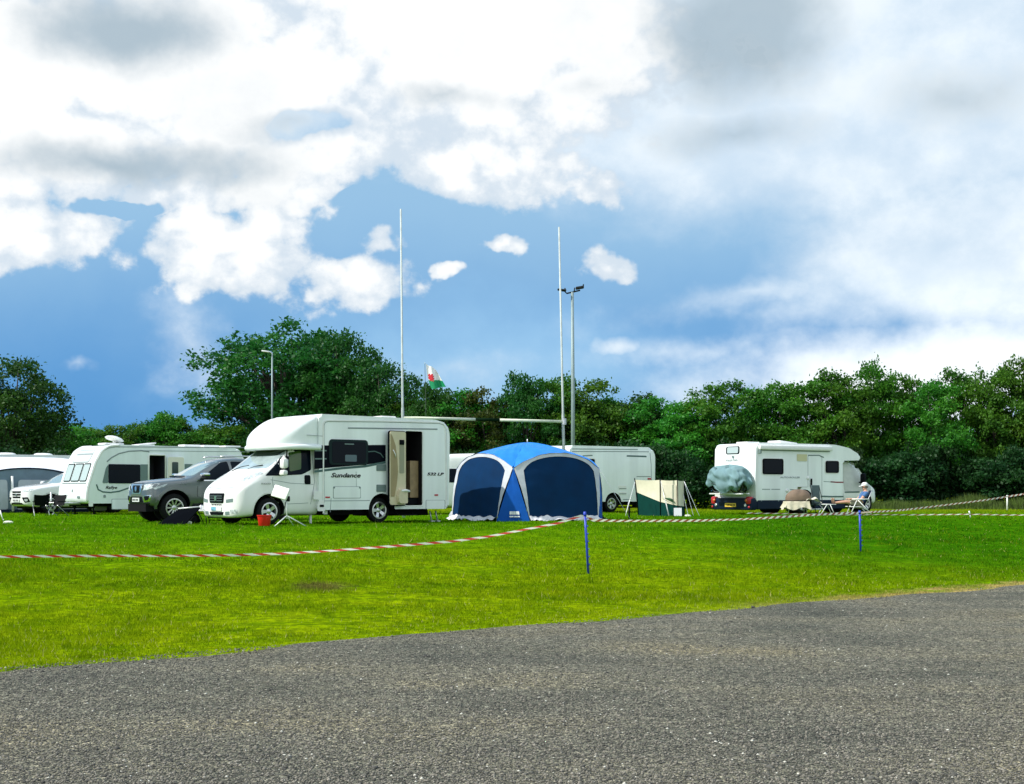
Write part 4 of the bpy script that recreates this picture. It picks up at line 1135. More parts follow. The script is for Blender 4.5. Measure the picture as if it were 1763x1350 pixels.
    for y in (.75, -.75): MB().tube([(2.75, y, .36), (2.72, y, .02)], .03, 6).box((2.72, y, .02), (.16, .16, .04)).box((2.75, y, .3), (.1, .1, .16)).build('corner_steady', M_under, t)
    MB().tube([(3.1, .5, .40), (4.25, 0, .42)], .05, 6).tube([(3.1, -.5, .40), (4.25, 0, .42)], .05, 6).box((4.35, 0, .45), (.3, .1, .1), bev=.03).build('drawbar', M_steel, t)
    MB().tube([(4.0, .08, .8), (4.0, .08, .12)], .03, 8).lathe([(.10, -.03), (.10, .03)], 12, Matrix.Translation((4.0, .08, .10)) @ Matrix.Rotation(R(90), 4, 'X')).build('jockey_wheel', M_steel, t)
    MB().box((2.0, -.3, .24), (.5, .3, .25), bev=.06).build('water_container', mat('pale_green_container', (.5, .55, .45), .5), t)
    return P
PC = caravan_left()

# ------------------------------------------------------------------ cars
def car_bits(t, bb, cfg): pass
def pickup():
    h = (-math.cos(R(36)), -math.sin(R(36))); l = (-h[1], h[0])
    # near front wheel centre sits at (302, 882)
    Y = 36.6; nx_, ny_ = (301 - CX) / F * Y, Y
    ax = 1.72
    cx, cy = nx_ - h[0] * ax - l[0] * .92, ny_ - h[1] * ax - l[1] * .92
    P = Pose(cx, cy, 216)
    t = thing('pickup_truck', 'dark grey double-cab pickup truck parked behind the nose of the motorhome', 'pickup truck', P.loc, P.a)
    body = loft('body', [(2.46, .52, .84, .54, .99, .46), (2.41, .44, .90, .82, 1.06, .68), (2.27, .40, .98, .90, 1.10, .77), (2.0, .40, 1.03, .925, 1.14, .80), (1.6, .40, 1.07, .93, 1.18, .80), (1.22, .40, 1.10, .93, 1.22, .80),
                         (1.05, .40, 1.12, .93, 1.34, .76), (.6, .40, 1.13, .93, 1.60, .66), (.25, .40, 1.14, .93, 1.74, .61), (-.2, .40, 1.14, .93, 1.79, .60), (-.85, .40, 1.15, .93, 1.76, .60), (-1.05, .40, 1.15, .93, 1.60, .64),
                         (-1.18, .40, 1.14, .92, 1.20, .84), (-2.4, .45, 1.12, .92, 1.17, .85), (-2.62, .5, 1.08, .90, 1.14, .83)], M_gun, t)
    cut(body, [cyl_cutter(1.72, .42, .46, .5, 1.5), cyl_cutter(1.72, .42, .46, -1.5, -.5), cyl_cutter(-1.43, .42, .46, .5, 1.5), cyl_cutter(-1.43, .42, .46, -1.5, -.5)])
    shade(body, 40)
    bb = bvh_of(body)
    for sx in (1.72, -1.43):
        for sg in (1, -1):
            wheel(t, sx, sg * .80, .385, .385, .25, .245, sg, spokes=10, spoke_w=.04)
            arc = [(sx + .50 * math.cos(a), .42 + .50 * math.sin(a)) for a in [R(-8) + R(196) * k / 20 for k in range(21)]]
            strip('wheel_arch_flare', arc, .075, bb, '+y' if sg > 0 else '-y', M_gun, t, .028, .04)
        mb = MB()
        for sg in (1, -1): mb.prism([(.455 * math.cos(a), .455 * math.sin(a)) for a in [2 * math.pi * k / 24 for k in range(24)]], .46 * sg, .52 * sg, lambda a, b, hh: Vector((sx + a, hh, .42 + b)))
        mb.build('wheel_arch_liner', M_under, t)
    MB().box((0, 0, .38), (4.9, 1.35, .2)).build('chassis', M_under, t)
    decal('windscreen', rpoly([(-.72, 1.27), (.72, 1.27), (.58, 1.68), (-.58, 1.68)], .06), bb, '+x', mat('pale_windscreen', (.22, .30, .30), .06, spec=1.0, coat=.6), t, .006, .01)
    for sg, axx in ((1, '+y'), (-1, '-y')):
        decal('side_window', rpoly([(1.0, 1.16), (.28, 1.64), (.06, 1.68), (.02, 1.17)], .05), bb, axx, M_glass, t, .006, .01)
        decal('side_window', rpoly([(-.05, 1.17), (-.03, 1.68), (-.65, 1.67), (-.9, 1.18)], .05), bb, axx, M_glass, t, .006, .01)
        strip('window_trim', [(1.05, 1.135), (.4, 1.14), (-.9, 1.15)], .025, bb, axx, M_chrome, t, .012, .012)
        for x in (1.05, -.02, -1.0): strip('door_seam', [(x, 1.12), (x + .02, .8), (x, .48)], .012, bb, axx, M_line if False else M_gunlo, t, .003, .005)
        strip('sill', [(1.2, .44), (-.95, .44)], .10, bb, axx, M_gunlo, t, .02, .03)
        mb = MB(); mb.box((.88, sg * 1.06, 1.26), (.16, .24, .17), Euler((0, 0, R(sg * 8))), bev=.05)
        mi = mb.build('door_mirror', M_gunlo, t, smooth=40)
        MB().box((.90, sg * 1.065, 1.305), (.19, .255, .085), Euler((0, 0, R(sg * 8))), bev=.035).build('mirror_cap', M_chrome, mi, smooth=40)
        MB().tube([(.95, sg * .90, 1.20), (.9, sg * 1.02, 1.22)], .035, 6).build('mirror_arm', M_gunlo, mi)
        MB().tube([(.25, sg * .60, 1.80), (.1, sg * .60, 1.84), (-.7, sg * .60, 1.83), (-.85, sg * .60, 1.79)], .022, 6).build('roof_rail', M_alloy, t)
        decal('door_handle', rrect(-.0, 1.0, .18, 1.05, .02), bb, axx, M_chrome, t, .02, .02)
        # headlamp wraps from the nose to the wing
        decal('headlamp', rpoly([(sg * .36, .96), (sg * .60, 1.03), (sg * .86, 1.05), (sg * .87, .93), (sg * .70, .87), (sg * .44, .86)], .03), bb, '+x', M_lamp, t, .008, .012, .06)
        decal('headlamp', rpoly([(2.31, .93), (1.90, 1.05), (2.0, .97), (2.27, .88)], .03), bb, axx, M_lamp, t, .008, .012, .06)
        decal('headlamp_pupil', rpoly([(sg * .45, .99), (sg * .52, 1.0), (sg * .50, .88), (sg * .43, .88)], .02), bb, '+x', M_black, t, .016, .01, .05)
        fb = decal('fog_lamp_bezel', rpoly([(sg * .46, .70), (sg * .84, .74), (sg * .80, .56), (sg * .56, .53)], .03), bb, '+x', M_chrome, t, .010, .014, .06)
        decal('fog_lamp', rpoly([(sg * .56, .695), (sg * .80, .715), (sg * .76, .60), (sg * .62, .575)], .03), bb, '+x', M_black, fb, .022, .01, .06)
    gr = decal('grille_surround', rpoly([(-.40, 1.03), (.40, 1.03), (.32, .76), (-.32, .76)], .05), bb, '+x', M_chrome, t, .010, .018, .08)
    bg_ = bvh_of(body, gr)
    g2 = decal('grille', rpoly([(-.27, 1.0), (.27, 1.0), (.21, .79), (-.21, .79)], .04), bg_, '+x', M_black, gr, .006, .01, .08)
    decal('grille_badge', [(.075 * math.cos(k * .5236), .90 + .075 * math.sin(k * .5236)) for k in range(12)], bvh_of(g2), '+x', M_chrome, g2, .012, .012, .05)
    for z in (.96, .84): decal('grille_bar', rrect(-.23, z - .008, .23, z + .008, .006), bvh_of(g2), '+x', M_gunlo, g2, .008, .008, .1)
    decal('bumper_intake', rpoly([(-.62, .69), (.40, .69), (.50, .50), (-.55, .50)], .05), bb, '+x', M_black, t, .006, .012, .08)
    decal('lower_bumper', rpoly([(-.80, .53), (.80, .53), (.70, .43), (-.70, .43)], .04), bb, '+x', M_gunlo, t, .012, .02, .08)
    pl = decal('number_plate', rrect(-.26, .545, .26, .655, .015), bb, '+x', M_plate, t, .03, .014, .2)
    for k in range(6):
        y = -.20 + k * .07 + (.02 if k > 2 else 0)
        decal('plate_mark', rrect(y - .02, .57, y + .02, .63, .008), bvh_of(pl), '+x', M_letter, pl, .004, .003, .2)
    strip('bonnet_edge', [(-.80, 1.075), (-.4, 1.06), (0, 1.055), (.4, 1.06), (.80, 1.075)], .018, bb, '+x', M_gunlo, t, .004, .006)
    MB().tube([(1.3, .55, 1.255), (1.32, .1, 1.26), (1.3, -.5, 1.255)], .02, 6).build('wiper', M_black, t)
    return P
PP = pickup()

def suv():
    h = (-math.cos(R(46)), -math.sin(R(46))); l = (-h[1], h[0])
    Y = 50.0; nx_, ny_ = (88 - CX) / F * Y, Y
    ax = 1.36
    cx, cy = nx_ - h[0] * ax - l[0] * .90, ny_ - h[1] * ax - l[1] * .90
    P = Pose(cx, cy, 226)
    t = thing('parked_car', 'white estate car parked in front of the grey awning, half hidden by the caravan', 'car', P.loc, P.a)
    body = loft('body', [(2.28, .40, .70, .48, .82, .40), (2.22, .30, .80, .76, .92, .62), (2.02, .24, .90, .88, 1.0, .72), (1.5, .22, .97, .915, 1.07, .76), (1.05, .22, 1.0, .92, 1.12, .78), (.85, .22, 1.02, .92, 1.2, .74),
                         (.4, .22, 1.04, .92, 1.46, .64), (.0, .22, 1.05, .92, 1.62, .58), (-.6, .22, 1.06, .92, 1.67, .57), (-1.5, .22, 1.08, .92, 1.62, .57), (-2.05, .24, 1.08, .90, 1.30, .64), (-2.2, .3, .95, .84, 1.05, .66), (-2.24, .4, .9, .7, 1.0, .5)], M_suv, t)
    cut(body, [cyl_cutter(sx, .35, .40, a, b) for sx in (1.36, -1.33) for a, b in ((.5, 1.5), (-1.5, -.5))])
    shade(body, 40)
    bb = bvh_of(body)
    for sx in (1.36, -1.33):
        for sg in (1, -1):
            wheel(t, sx, sg * .79, .345, .345, .23, .225, sg, spokes=5, spoke_w=.07)
            arc = [(sx + .415 * math.cos(a), .35 + .415 * math.sin(a)) for a in [R(-8) + R(196) * k / 20 for k in range(21)]]
            strip('wheel_arch_trim', arc, .05, bb, '+y' if sg > 0 else '-y', M_gunlo, t, .012, .02)
        mb = MB()
        for sg in (1, -1): mb.prism([(.395 * math.cos(a), .395 * math.sin(a)) for a in [2 * math.pi * k / 24 for k in range(24)]], .46 * sg, .52 * sg, lambda a, b, hh: Vector((sx + a, hh, .35 + b)))
        mb.build('wheel_arch_liner', M_under, t)
    MB().box((0, 0, .24), (3.9, 1.3, .12)).build('chassis', M_under, t)
    decal('windscreen', rpoly([(-.72, 1.14), (.72, 1.14), (.58, 1.56), (-.58, 1.56)], .06), bb, '+x', mat('pale_windscreen', (.22, .30, .30), .06), t, .006, .01)
    for sg, axx in ((1, '+y'), (-1, '-y')):
        decal('side_window', rpoly([(.75, 1.09), (.1, 1.50), (-.2, 1.54), (-.25, 1.10)], .05), bb, axx, M_glass, t, .006, .01)
        decal('side_window', rpoly([(-.32, 1.10), (-.27, 1.54), (-1.1, 1.52), (-1.25, 1.12)], .05), bb, axx, M_glass, t, .006, .01)
        MB().box((.72, sg * 1.03, 1.15), (.15, .22, .14), bev=.05).build('door_mirror', M_suv, t, smooth=40)
        decal('headlamp', rpoly([(sg * .40, .86), (sg * .80, .93), (sg * .80, .82), (sg * .46, .80)], .03), bb, '+x', M_lamp, t, .008, .012, .06)
        decal('fog_lamp_surround', rpoly([(sg * .42, .60), (sg * .74, .61), (sg * .80, .44), (sg * .60, .40)], .03), bb, '+x', M_black, t, .008, .012, .06)
        decal('fog_lamp', rpoly([(sg * .60, .54), (sg * .74, .55), (sg * .74, .46), (sg * .62, .46)], .03), bb, '+x', M_lamp, t, .022, .01, .06)
    for k, z in enumerate((.80, .70, .60)):
        decal('grille_slat', rpoly([(-.36 + k * .02, z + .035), (.36 - k * .02, z + .035), (.33 - k * .02, z - .028), (-.33 + k * .02, z - .028)], .02), bb, '+x', M_black, t, .01, .014, .1)
    decal('badge', [(.07 * math.cos(k * .5236), .70 + .04 * math.sin(k * .5236)) for k in range(12)], bb, '+x', M_chrome, t, .03, .02, .05)
    decal('bumper_intake', rpoly([(-.42, .40), (.42, .40), (.50, .28), (-.50, .28)], .04), bb, '+x', M_black, t, .008, .012, .1)
    pl = decal('number_plate', rrect(-.26, .44, .26, .54, .015), bb, '+x', M_plate, t, .03, .014, .2)
    for k in range(6):
        y = -.20 + k * .07 + (.02 if k > 2 else 0)
        decal('plate_mark', rrect(y - .02, .46, y + .02, .52, .008), bvh_of(pl), '+x', M_letter, pl, .004, .003, .2)
    return P
PS = suv()

# ------------------------------------------------------------------ motorhome on the right
def motorhome_bikes():
    h = (math.cos(R(32)), math.sin(R(32))); r_ = (h[1], -h[0])
    Cx, Cy = 8.78, 48.0; L = 6.2
    cx, cy = Cx + h[0] * L / 2 - r_[0] * 1.12, Cy + h[1] * L / 2 - r_[1] * 1.12
    P = Pose(cx, cy, 32)
    t = thing('motorhome', 'white motorhome with navy skirt and covered bicycles on its back, seated man beside it', 'motorhome', P.loc, P.a)
    W_ = -1.12
    s = lambda px, py: P.side(px, py, W_)
    xr = -3.1
    zr = s(1310, 762)[1]
    pt = s(1481, 790)
    xf = pt[0]
    xb = s(1451, 800)[0]
    prof = rpoly([(xr, .44), (xr - .05, 1.2), (xr, zr - .1), (xr + .2, zr), (s(1438, 768)[0], zr - .01), (s(1462, 775)[0], zr - .12), (xf - .05, pt[1] + .16), (xf, pt[1] + .05), (xf - .02, pt[1] - .06), (xb, pt[1] - .08), (xb, .44)], .08, 4)
    coach = slab_body('coach_body', prof, 1.12, .09, M_gel, t)
    fw = s(1494, 873)[0]; rw = fw - 3.3
    cut(coach, [cyl_cutter(rw, .42, .48, .6, 1.5), cyl_cutter(rw, .42, .48, -1.5, -.6)])
    shade(coach, 30)
    bc = bvh_of(coach)
    nz = s(1506, 850)[0] + .30
    zt = pt[1] - .06
    cab = loft('cab_body', [(xb - .02, .35, 1.15, 1.0, zt, .86), (xb + .35, .35, 1.15, 1.0, zt, .84), (xf - .10, .35, 1.12, 1.0, zt - .06, .84), (xf + .25, .35, 1.10, 1.0, zt - .38, .84), (nz - .55, .35, 1.06, .99, 1.28, .82), (nz - .2, .35, .98, .97, 1.08, .80), (nz, .33, .86, .90, .95, .72), (nz + .10, .35, .72, .74, .82, .60), (nz + .14, .42, .6, .5, .7, .4)], M_gel2, t)
    cut(cab, [cyl_cutter(fw, .36, .42, .55, 1.5), cyl_cutter(fw, .36, .42, -1.5, -.55)])
    shade(cab, 40)
    bb = bvh_of(cab)
    # navy skirts and rear bumper
    e1, e2 = rw - .50, rw + .50
    for sg in (1, -1):
        for a, b_ in ((xr + .05, e1), (e2, xb + .1)): MB().box(((a + b_) / 2, sg * 1.075, .345), (b_ - a, .12, .34), bev=.03).build('side_skirt', M_navy, t)
    mb = MB(); mb.box((xr - .06, 0, .37), (.34, 2.22, .44), bev=.08); rbm = mb.build('rear_bumper', M_navy, t, smooth=40)
    bbp = bvh_of(rbm)
    yp = decal('number_plate', rrect(-.30, .26, .30, .40, .015), bbp, '-x', M_yplate, t, .02, .014, .2)
    for k, w_ in enumerate((.05, .03, .055, .045, .06, .035)): decal('plate_mark', rrect(-.24 + k * .08, .295, -.24 + w_ + k * .08, .365, .02), bvh_of(yp), '-x', M_letter, yp, .004, .003, .2)
    for sg in (1, -1):
        lb = MB().box((xr - .17, sg * .95, .50), (.20, .24, .28), bev=.06).build('tail_lamp', M_red, t, smooth=40)
        MB().lathe([(0, .03), (.05, .02), (.06, 0)], 14, Matrix.Translation((xr - .27, sg * .87, .50)) @ Matrix.Rotation(R(-90), 4, 'Y')).build('indicator_lens', M_amber, lb)
        MB().lathe([(0, .03), (.055, .02), (.06, 0)], 14, Matrix.Translation((xr - .235, sg * .80, .33)) @ Matrix.Rotation(R(-90), 4, 'Y')).build('reversing_lamp', M_lamp, t)
        MB().lathe([(0, .02), (.04, .02), (.045, 0)], 12, Matrix.Translation((xr - .24, sg * 1.0, .26)) @ Matrix.Rotation(R(-90), 4, 'Y')).build('reflector', M_red, t)
    MB().box((0, 0, .42), (5.4, 1.6, .2)).build('chassis', M_under, t)
    for sx in (fw, rw):
        for sg in (1, -1): wheel(t, sx, sg * .93, .345, .345, .215, .21, sg, spokes=7, spoke_w=.06)
        mb = MB()
        for sg in (1, -1): mb.prism([(.46 * math.cos(a), .46 * math.sin(a)) for a in [2 * math.pi * k / 24 for k in range(24)]], .54 * sg, .60 * sg, lambda a, b, hh: Vector((sx + a, hh, .42 + b)))
        mb.build('wheel_arch_liner', M_under, t)
    # side
    for a, b_ in (((1311, 788.5), (1349.5, 818)), ((1419.5, 792.5), (1445, 815.5))):
        w = decal('side_window', rrect(*s(*a), *s(*b_), .10), bc, '-y', M_trim, t, .014, .018, .4)
        g_ = decal('window_frame', rrect(*s(a[0] + 1.2, a[1] + 1), *s(b_[0] - 1.2, b_[1] - 1), .08), bvh_of(w), '-y', M_black, w, .008, .008, .4)
        decal('glass', rrect(*s(a[0] + 4, a[1] + 3.2), *s(b_[0] - 4, b_[1] - 3.2), .05), bvh_of(g_), '-y', M_glass, w, .005, .004, .4)
    mb = MB(); p0, p1 = s(1305, 772), s(1430, 776)
    mb.box(((p0[0] + p1[0]) / 2, W_ - .07, zr - .17), (p1[0] - p0[0], .14, .17), bev=.04)
    mb.build('awning_cassette', M_trim, t, smooth=40)
    strip('cassette_shadow_line', [(p0[0] + .05, zr - .275), (p1[0] - .05, zr - .275)], .035, bc, '-y', M_line, t, .01, .01)  # shadow below the cassette, laid on as a dark strip
    mb = MB(); mb.box((p0[0] + .05, W_ - .06, zr - .31), (.07, .1, .18), bev=.02); mb.build('awning_bracket', M_vent, t)
    decal('yellowed_vent', rrect(*s(1372, 782), *s(1389, 794), .02), bc, '-y', mat('yellowed_plastic', (.58, .55, .33), .5), t, .02, .024, .4)
    decal('lower_vent', rrect(*s(1373, 838), *s(1388, 846), .02), bc, '-y', mat('beige_vent', (.45, .40, .36), .5), t, .02, .024, .4)
    sw = lambda nm, pts, w, m, o=.004: strip(nm, [s(*p) for p in pts], w, bc, '-y', m, t, o, .006)
    sw('door_outline', [(1391, 871), (1391, 786), (1393, 784), (1410, 784), (1415, 788), (1415, 872)], .016, M_line)
    sw('door_gutter', [(1391, 784), (1410, 784), (1418, 787.5)], .035, M_vent, .012)
    sw('panel_line', [(1303, 838), (1303.8, 780)], .02, M_trim, .008)
    sw('panel_line', [(1452, 872), (1452, 800)], .03, M_trim, .008)
    for px0, px1, py in ((1312, 1326, 842.5), (1328, 1343, 842.5), (1360, 1371, 843)): sw('locker_seam', [(px0, py), (px1, py)], .025, M_vent)
    sw('red_stripe', [(1418, 829.0), (1428, 829.6), (1436, 830.2)], .02, M_vent)
    sw('red_stripe', [(1430, 829.6), (1440, 830.4), (1452, 830.4)], .05, mat('dark_red_stripe', (.22, .015, .03), .4))
    sw('side_moulding', [(1413, 854.5), (1430, 855), (1452, 855)], .05, M_swoosh, .014)
    z, z2 = s(1343, 822), s(1377, 822.5)
    text('side_lettering', 'AUTO-ROLLER', .09, Mside((z[0] + z2[0]) / 2, W_ - .010, z[1], '-y'), M_line, t, width=abs(z[0] - z2[0]))
    for px, py in ((1391, 823), (1355, 845)):
        q = s(px, py); MB().lathe([(0, .03), (.06, .025), (.075, 0)], 16, Matrix.Translation((q[0], W_ - .002, q[1])) @ Matrix.Rotation(R(90), 4, 'X')).build('round_inlet', M_trim, t)
    q = s(1396, 831); MB().box((q[0], W_ - .03, q[1]), (.06, .05, .30), bev=.015).build('door_handle', M_black, t)
    for px, py in ((1310.5, 862), (1340, 862)): 
        q = s(px, py); MB().box((q[0], W_ - .008, q[1]), (.06, .02, .04)).build('locker_catch', M_line, t)
    # rear window, lettering and rack
    rf = lambda px, py: P.face(px, py, xr)
    ww = decal('rear_window', rrect(*rf(1250.5, 769), *rf(1273.5, 781.5), .07), bc, '-x', M_black, t, .014, .02, .4)
    decal('glass', rrect(*rf(1252.5, 770.2), *rf(1271.5, 780.2), .05), bvh_of(ww), '-x', mat('pale_reflecting_window', (.42, .50, .50), .12), ww, .006, .006, .4)
    q = rf(1261, 792.5)
    text('rear_lettering', 'ROLLER TEAM', .10, Mside(xr - .045, q[0], q[1], '-x'), M_vent, t, width=.62)
    q = rf(1263, 787); MB().prism([(-.08, .05), (.08, .05), (.03, .0), (.01, -.05), (-.03, -.05), (-.01, .0)], -.01, .0, lambda a, b, hh: Vector((xr - .045 + hh, q[0] - a, q[1] + b))).build('rear_emblem', M_vent, t)
    mb = MB()
    for y in (-.45, .15): mb.tube([(xr - .02, y, 1.75), (xr - .08, y, 1.5), (xr - .08, y, .85), (xr - .62, y, .72)], .022, 6)
    for x in (xr - .28, xr - .58): mb.box((x, -.15, .74), (.10, 1.75, .05), bev=.01)
    mb.build('bicycle_rack', M_alu, t)
    # cab: silver thermal screen over windscreen and door glass, mirror, seams
    M_cov = mat('silver_thermal_screen', (.52, .53, .51), .55, var=.12, scale=4)
    c = lambda px, py: P.side(px, py, -1.0)
    decal('thermal_screen', rpoly([c(1455, 846), c(1452, 793), c(1474, 793), c(1490, 815), c(1501, 838), c(1500, 846)], .05), bb, '-y', M_cov, t, .012, .012)
    decal('thermal_screen', rpoly([(-.86, 1.14), (.86, 1.14), (.80, zt - .08), (-.80, zt - .08)], .06), bb, '+x', M_cov, t, .012, .014)
    strip('cab_moulding', [c(1455, 847.5), c(1480, 847)], .05, bb, '-y', M_swoosh, t, .016, .016)
    q = P.side(1486, 825, -1.2); MB().box((q[0], -1.2, q[1]), (.16, .22, .44), bev=.07).tube([(q[0], -1.0, q[1] - .12), (q[0], -1.15, q[1] - .1)], .03, 6).build('door_mirror', M_black, t, smooth=40)
    decal('headlamp', rpoly([(.55, .88), (.86, .92), (.86, .76), (.55, .74)], .03), bb, '+x', M_lamp, t, .01, .012)
    decal('headlamp', rpoly([(-.55, .88), (-.86, .92), (-.86, .76), (-.55, .74)], .03), bb, '+x', M_lamp, t, .01, .012)
    # roof fittings
    a = s(1384, 762)[0]
    MB().box((a, 0, zr + .05), (.9, .7, .10), Euler((0, R(5), 0)), bev=.04).box((a - .5, .2, zr + .03), (.5, .5, .06), bev=.02).build('roof_dome', M_gel2, t, smooth=40)
    MB().box((xr + .6, 0, zr + .03), (.6, .6, .06), bev=.02).build('rooflight', M_trim, t)
    # fold-down step
    a = s(1402, 873)[0]
    MB().tube([(a - .28, W_ + .1, .36), (a - .28, W_ - .22, .16), (a + .28, W_ - .22, .16), (a + .28, W_ + .1, .36)], .02, 6).box((a, W_ - .18, .18), (.5, .2, .03)).build('entry_step', M_alu, t)
    return P, xr, zr
PR, xrR, zrR = motorhome_bikes()

# ------------------------------------------------------------------ motorhome behind the tent, and the camper van glimpsed left of it
def motorhome_behind():
    h = (-math.cos(R(36)), -math.sin(R(36))); l = (-h[1], h[0])
    rx, ry = 246.0 / F * 54, 54.0; L = 6.8
    cx, cy = rx + h[0] * L / 2 - l[0] * 1.12, ry + h[1] * L / 2 - l[1] * 1.12
    P = Pose(cx, cy, 216)
    t = thing('motorhome', 'plain white motorhome standing half hidden behind the blue tent and the windbreak', 'motorhome', P.loc, P.a)
    s = lambda px, py: P.side(px, py, 1.12)
    zr = s(1090, 769.5)[1]; xb = 1.0
    coach = slab_body('coach_body', rpoly([(-3.4, .42), (-3.42, zr - .3), (-3.2, zr), (xb, zr), (xb, .42)], .14, 5), 1.12, .10, M_gel, t)
    wx = s(1056, 871)[0]
    cut(coach, [cyl_cutter(wx, .36, .42, .6, 1.5), cyl_cutter(wx, .36, .42, -1.5, -.6)]); shade(coach, 30)
    bc = bvh_of(coach)
    loft('overcab_pod', [(.98, 1.85, zr, 1.10, .12), (1.4, 1.85, zr - .05, 1.08, .2), (2.0, 1.85, zr - .3, 1.0, .25), (2.4, 1.88, zr - .6, .7, .15)], M_gel, t, 2, lambda zb, zt, w, r: rsection(zb, zt, w, r))
    cab = loft('cab_body', [(3.4, .36, .6, .52, .72, .42), (3.3, .25, .78, .85, .9, .7), (2.9, .22, 1.0, 1.0, 1.17, .8), (2.3, .22, 1.2, 1.03, 1.5, .83), (1.55, .22, 1.27, 1.03, 2.0, .79), (1.0, .22, 1.28, 1.03, 2.05, .8)], M_gel2, t)
    decal('windscreen', rpoly([(-.8, 1.4), (.8, 1.4), (.74, 1.9), (-.74, 1.9)], .06), bvh_of(cab), '+x', M_screen, t, .01, .012)
    for sx in (wx, 2.5):
        for sg in (1, -1): wheel(t, sx, sg * .92, .34, .34, .21, .21, sg, spokes=5, spoke_w=.09)
    MB().box((0, 0, .36), (5.8, 1.6, .16)).build('chassis', M_under, t)
    mb = MB()
    for sg in (1, -1): mb.prism([(.41 * math.cos(a), .41 * math.sin(a)) for a in [2 * math.pi * k / 24 for k in range(24)]], .52 * sg, .58 * sg, lambda a, b, hh: Vector((wx + a, hh, .36 + b)))
    mb.build('wheel_arch_liner', M_under, t)
    sw = lambda nm, pts, w, m, o=.005: strip(nm, [s(*p) for p in pts], w, bc, '+y', m, t, o, .01)
    sw('roof_moulding', [(985, 773), (1060, 773.5), (1098, 774)], .03, M_vent); sw('roof_moulding', [(985, 777.5), (1060, 777.5), (1117, 778)], .03, M_line)
    sw('panel_line', [(1119, 780), (1121, 800), (1122, 868)], .025, M_line)
    sw('vent_strip', [(1079, 785), (1113, 786)], .06, M_swoosh); sw('locker_seam', [(1096, 820.5), (1120, 820.5)], .03, M_line)
    decal('side_marker', rrect(*s(1115, 823), *s(1121, 826), .01), bc, '+y', M_red, t, .012, .012, .5)
    w = decal('side_window', rrect(*s(1000, 788), *s(1025, 815), .08), bc, '+y', M_trim, t, .014, .016, .5)
    decal('glass', rrect(*s(1002, 790), *s(1023.5, 813), .06), bvh_of(w), '+y', M_glass, w, .008, .006, .5)
    sw('window_gutter', [(1003, 785), (1020, 784)], .04, M_vent)
    for py0, py1 in ((836, 842), (847, 851)):
        decal('fridge_vent', rrect(*s(1065, py0), *s(1078, py1), .02), bc, '+y', M_trim, t, .012, .014, .5); sw('vent_slat', [(1066, py1 - .8), (1078, py1 - .8)], .025, M_vent, .016)
    sw('skirt_line', [(1066, 860), (1085, 860)], .03, M_line)
motorhome_behind()

def camper_van():
    P = Pose(-2.25, 49.5, 200)
    t = thing('camper_van', 'white high-roof camper van glimpsed between the motorhome and the blue tent', 'van', P.loc, P.a)
    body = loft('body', [(2.6, .36, .7, .6, .8, .5), (2.5, .26, .85, .9, 1.0, .7), (2.1, .24, 1.05, .97, 1.2, .8), (1.8, .24, 1.15, .99, 1.4, .82), (1.2, .24, 1.2, 1.0, 1.95, .84), (.8, .24, 1.2, 1.0, 2.2, .84), (-2.2, .24, 1.2, 1.0, 2.25, .86), (-2.55, .28, 1.2, .98, 2.05, .86), (-2.6, .34, 1.1, .9, 1.8, .8)], M_gel2, t)
    bb = bvh_of(body)
    decal('windscreen', rpoly([(-.8, 1.38), (.8, 1.38), (.74, 1.85), (-.74, 1.85)], .06), bb, '+x', M_glass, t, .01, .012)
    decal('side_window', rrect(-2.3, 1.15, 1.2, 1.65, .1), bb, '+y', M_glass, t, .01, .012)
    decal('rear_window', rrect(-.7, 1.2, .7, 1.7, .1), bb, '-x', M_glass, t, .01, .012)
    for sx in (1.7, -1.5):
        for sg in (1, -1): wheel(t, sx, sg * .9, .34, .34, .2, .2, sg, spokes=6)
camper_van()
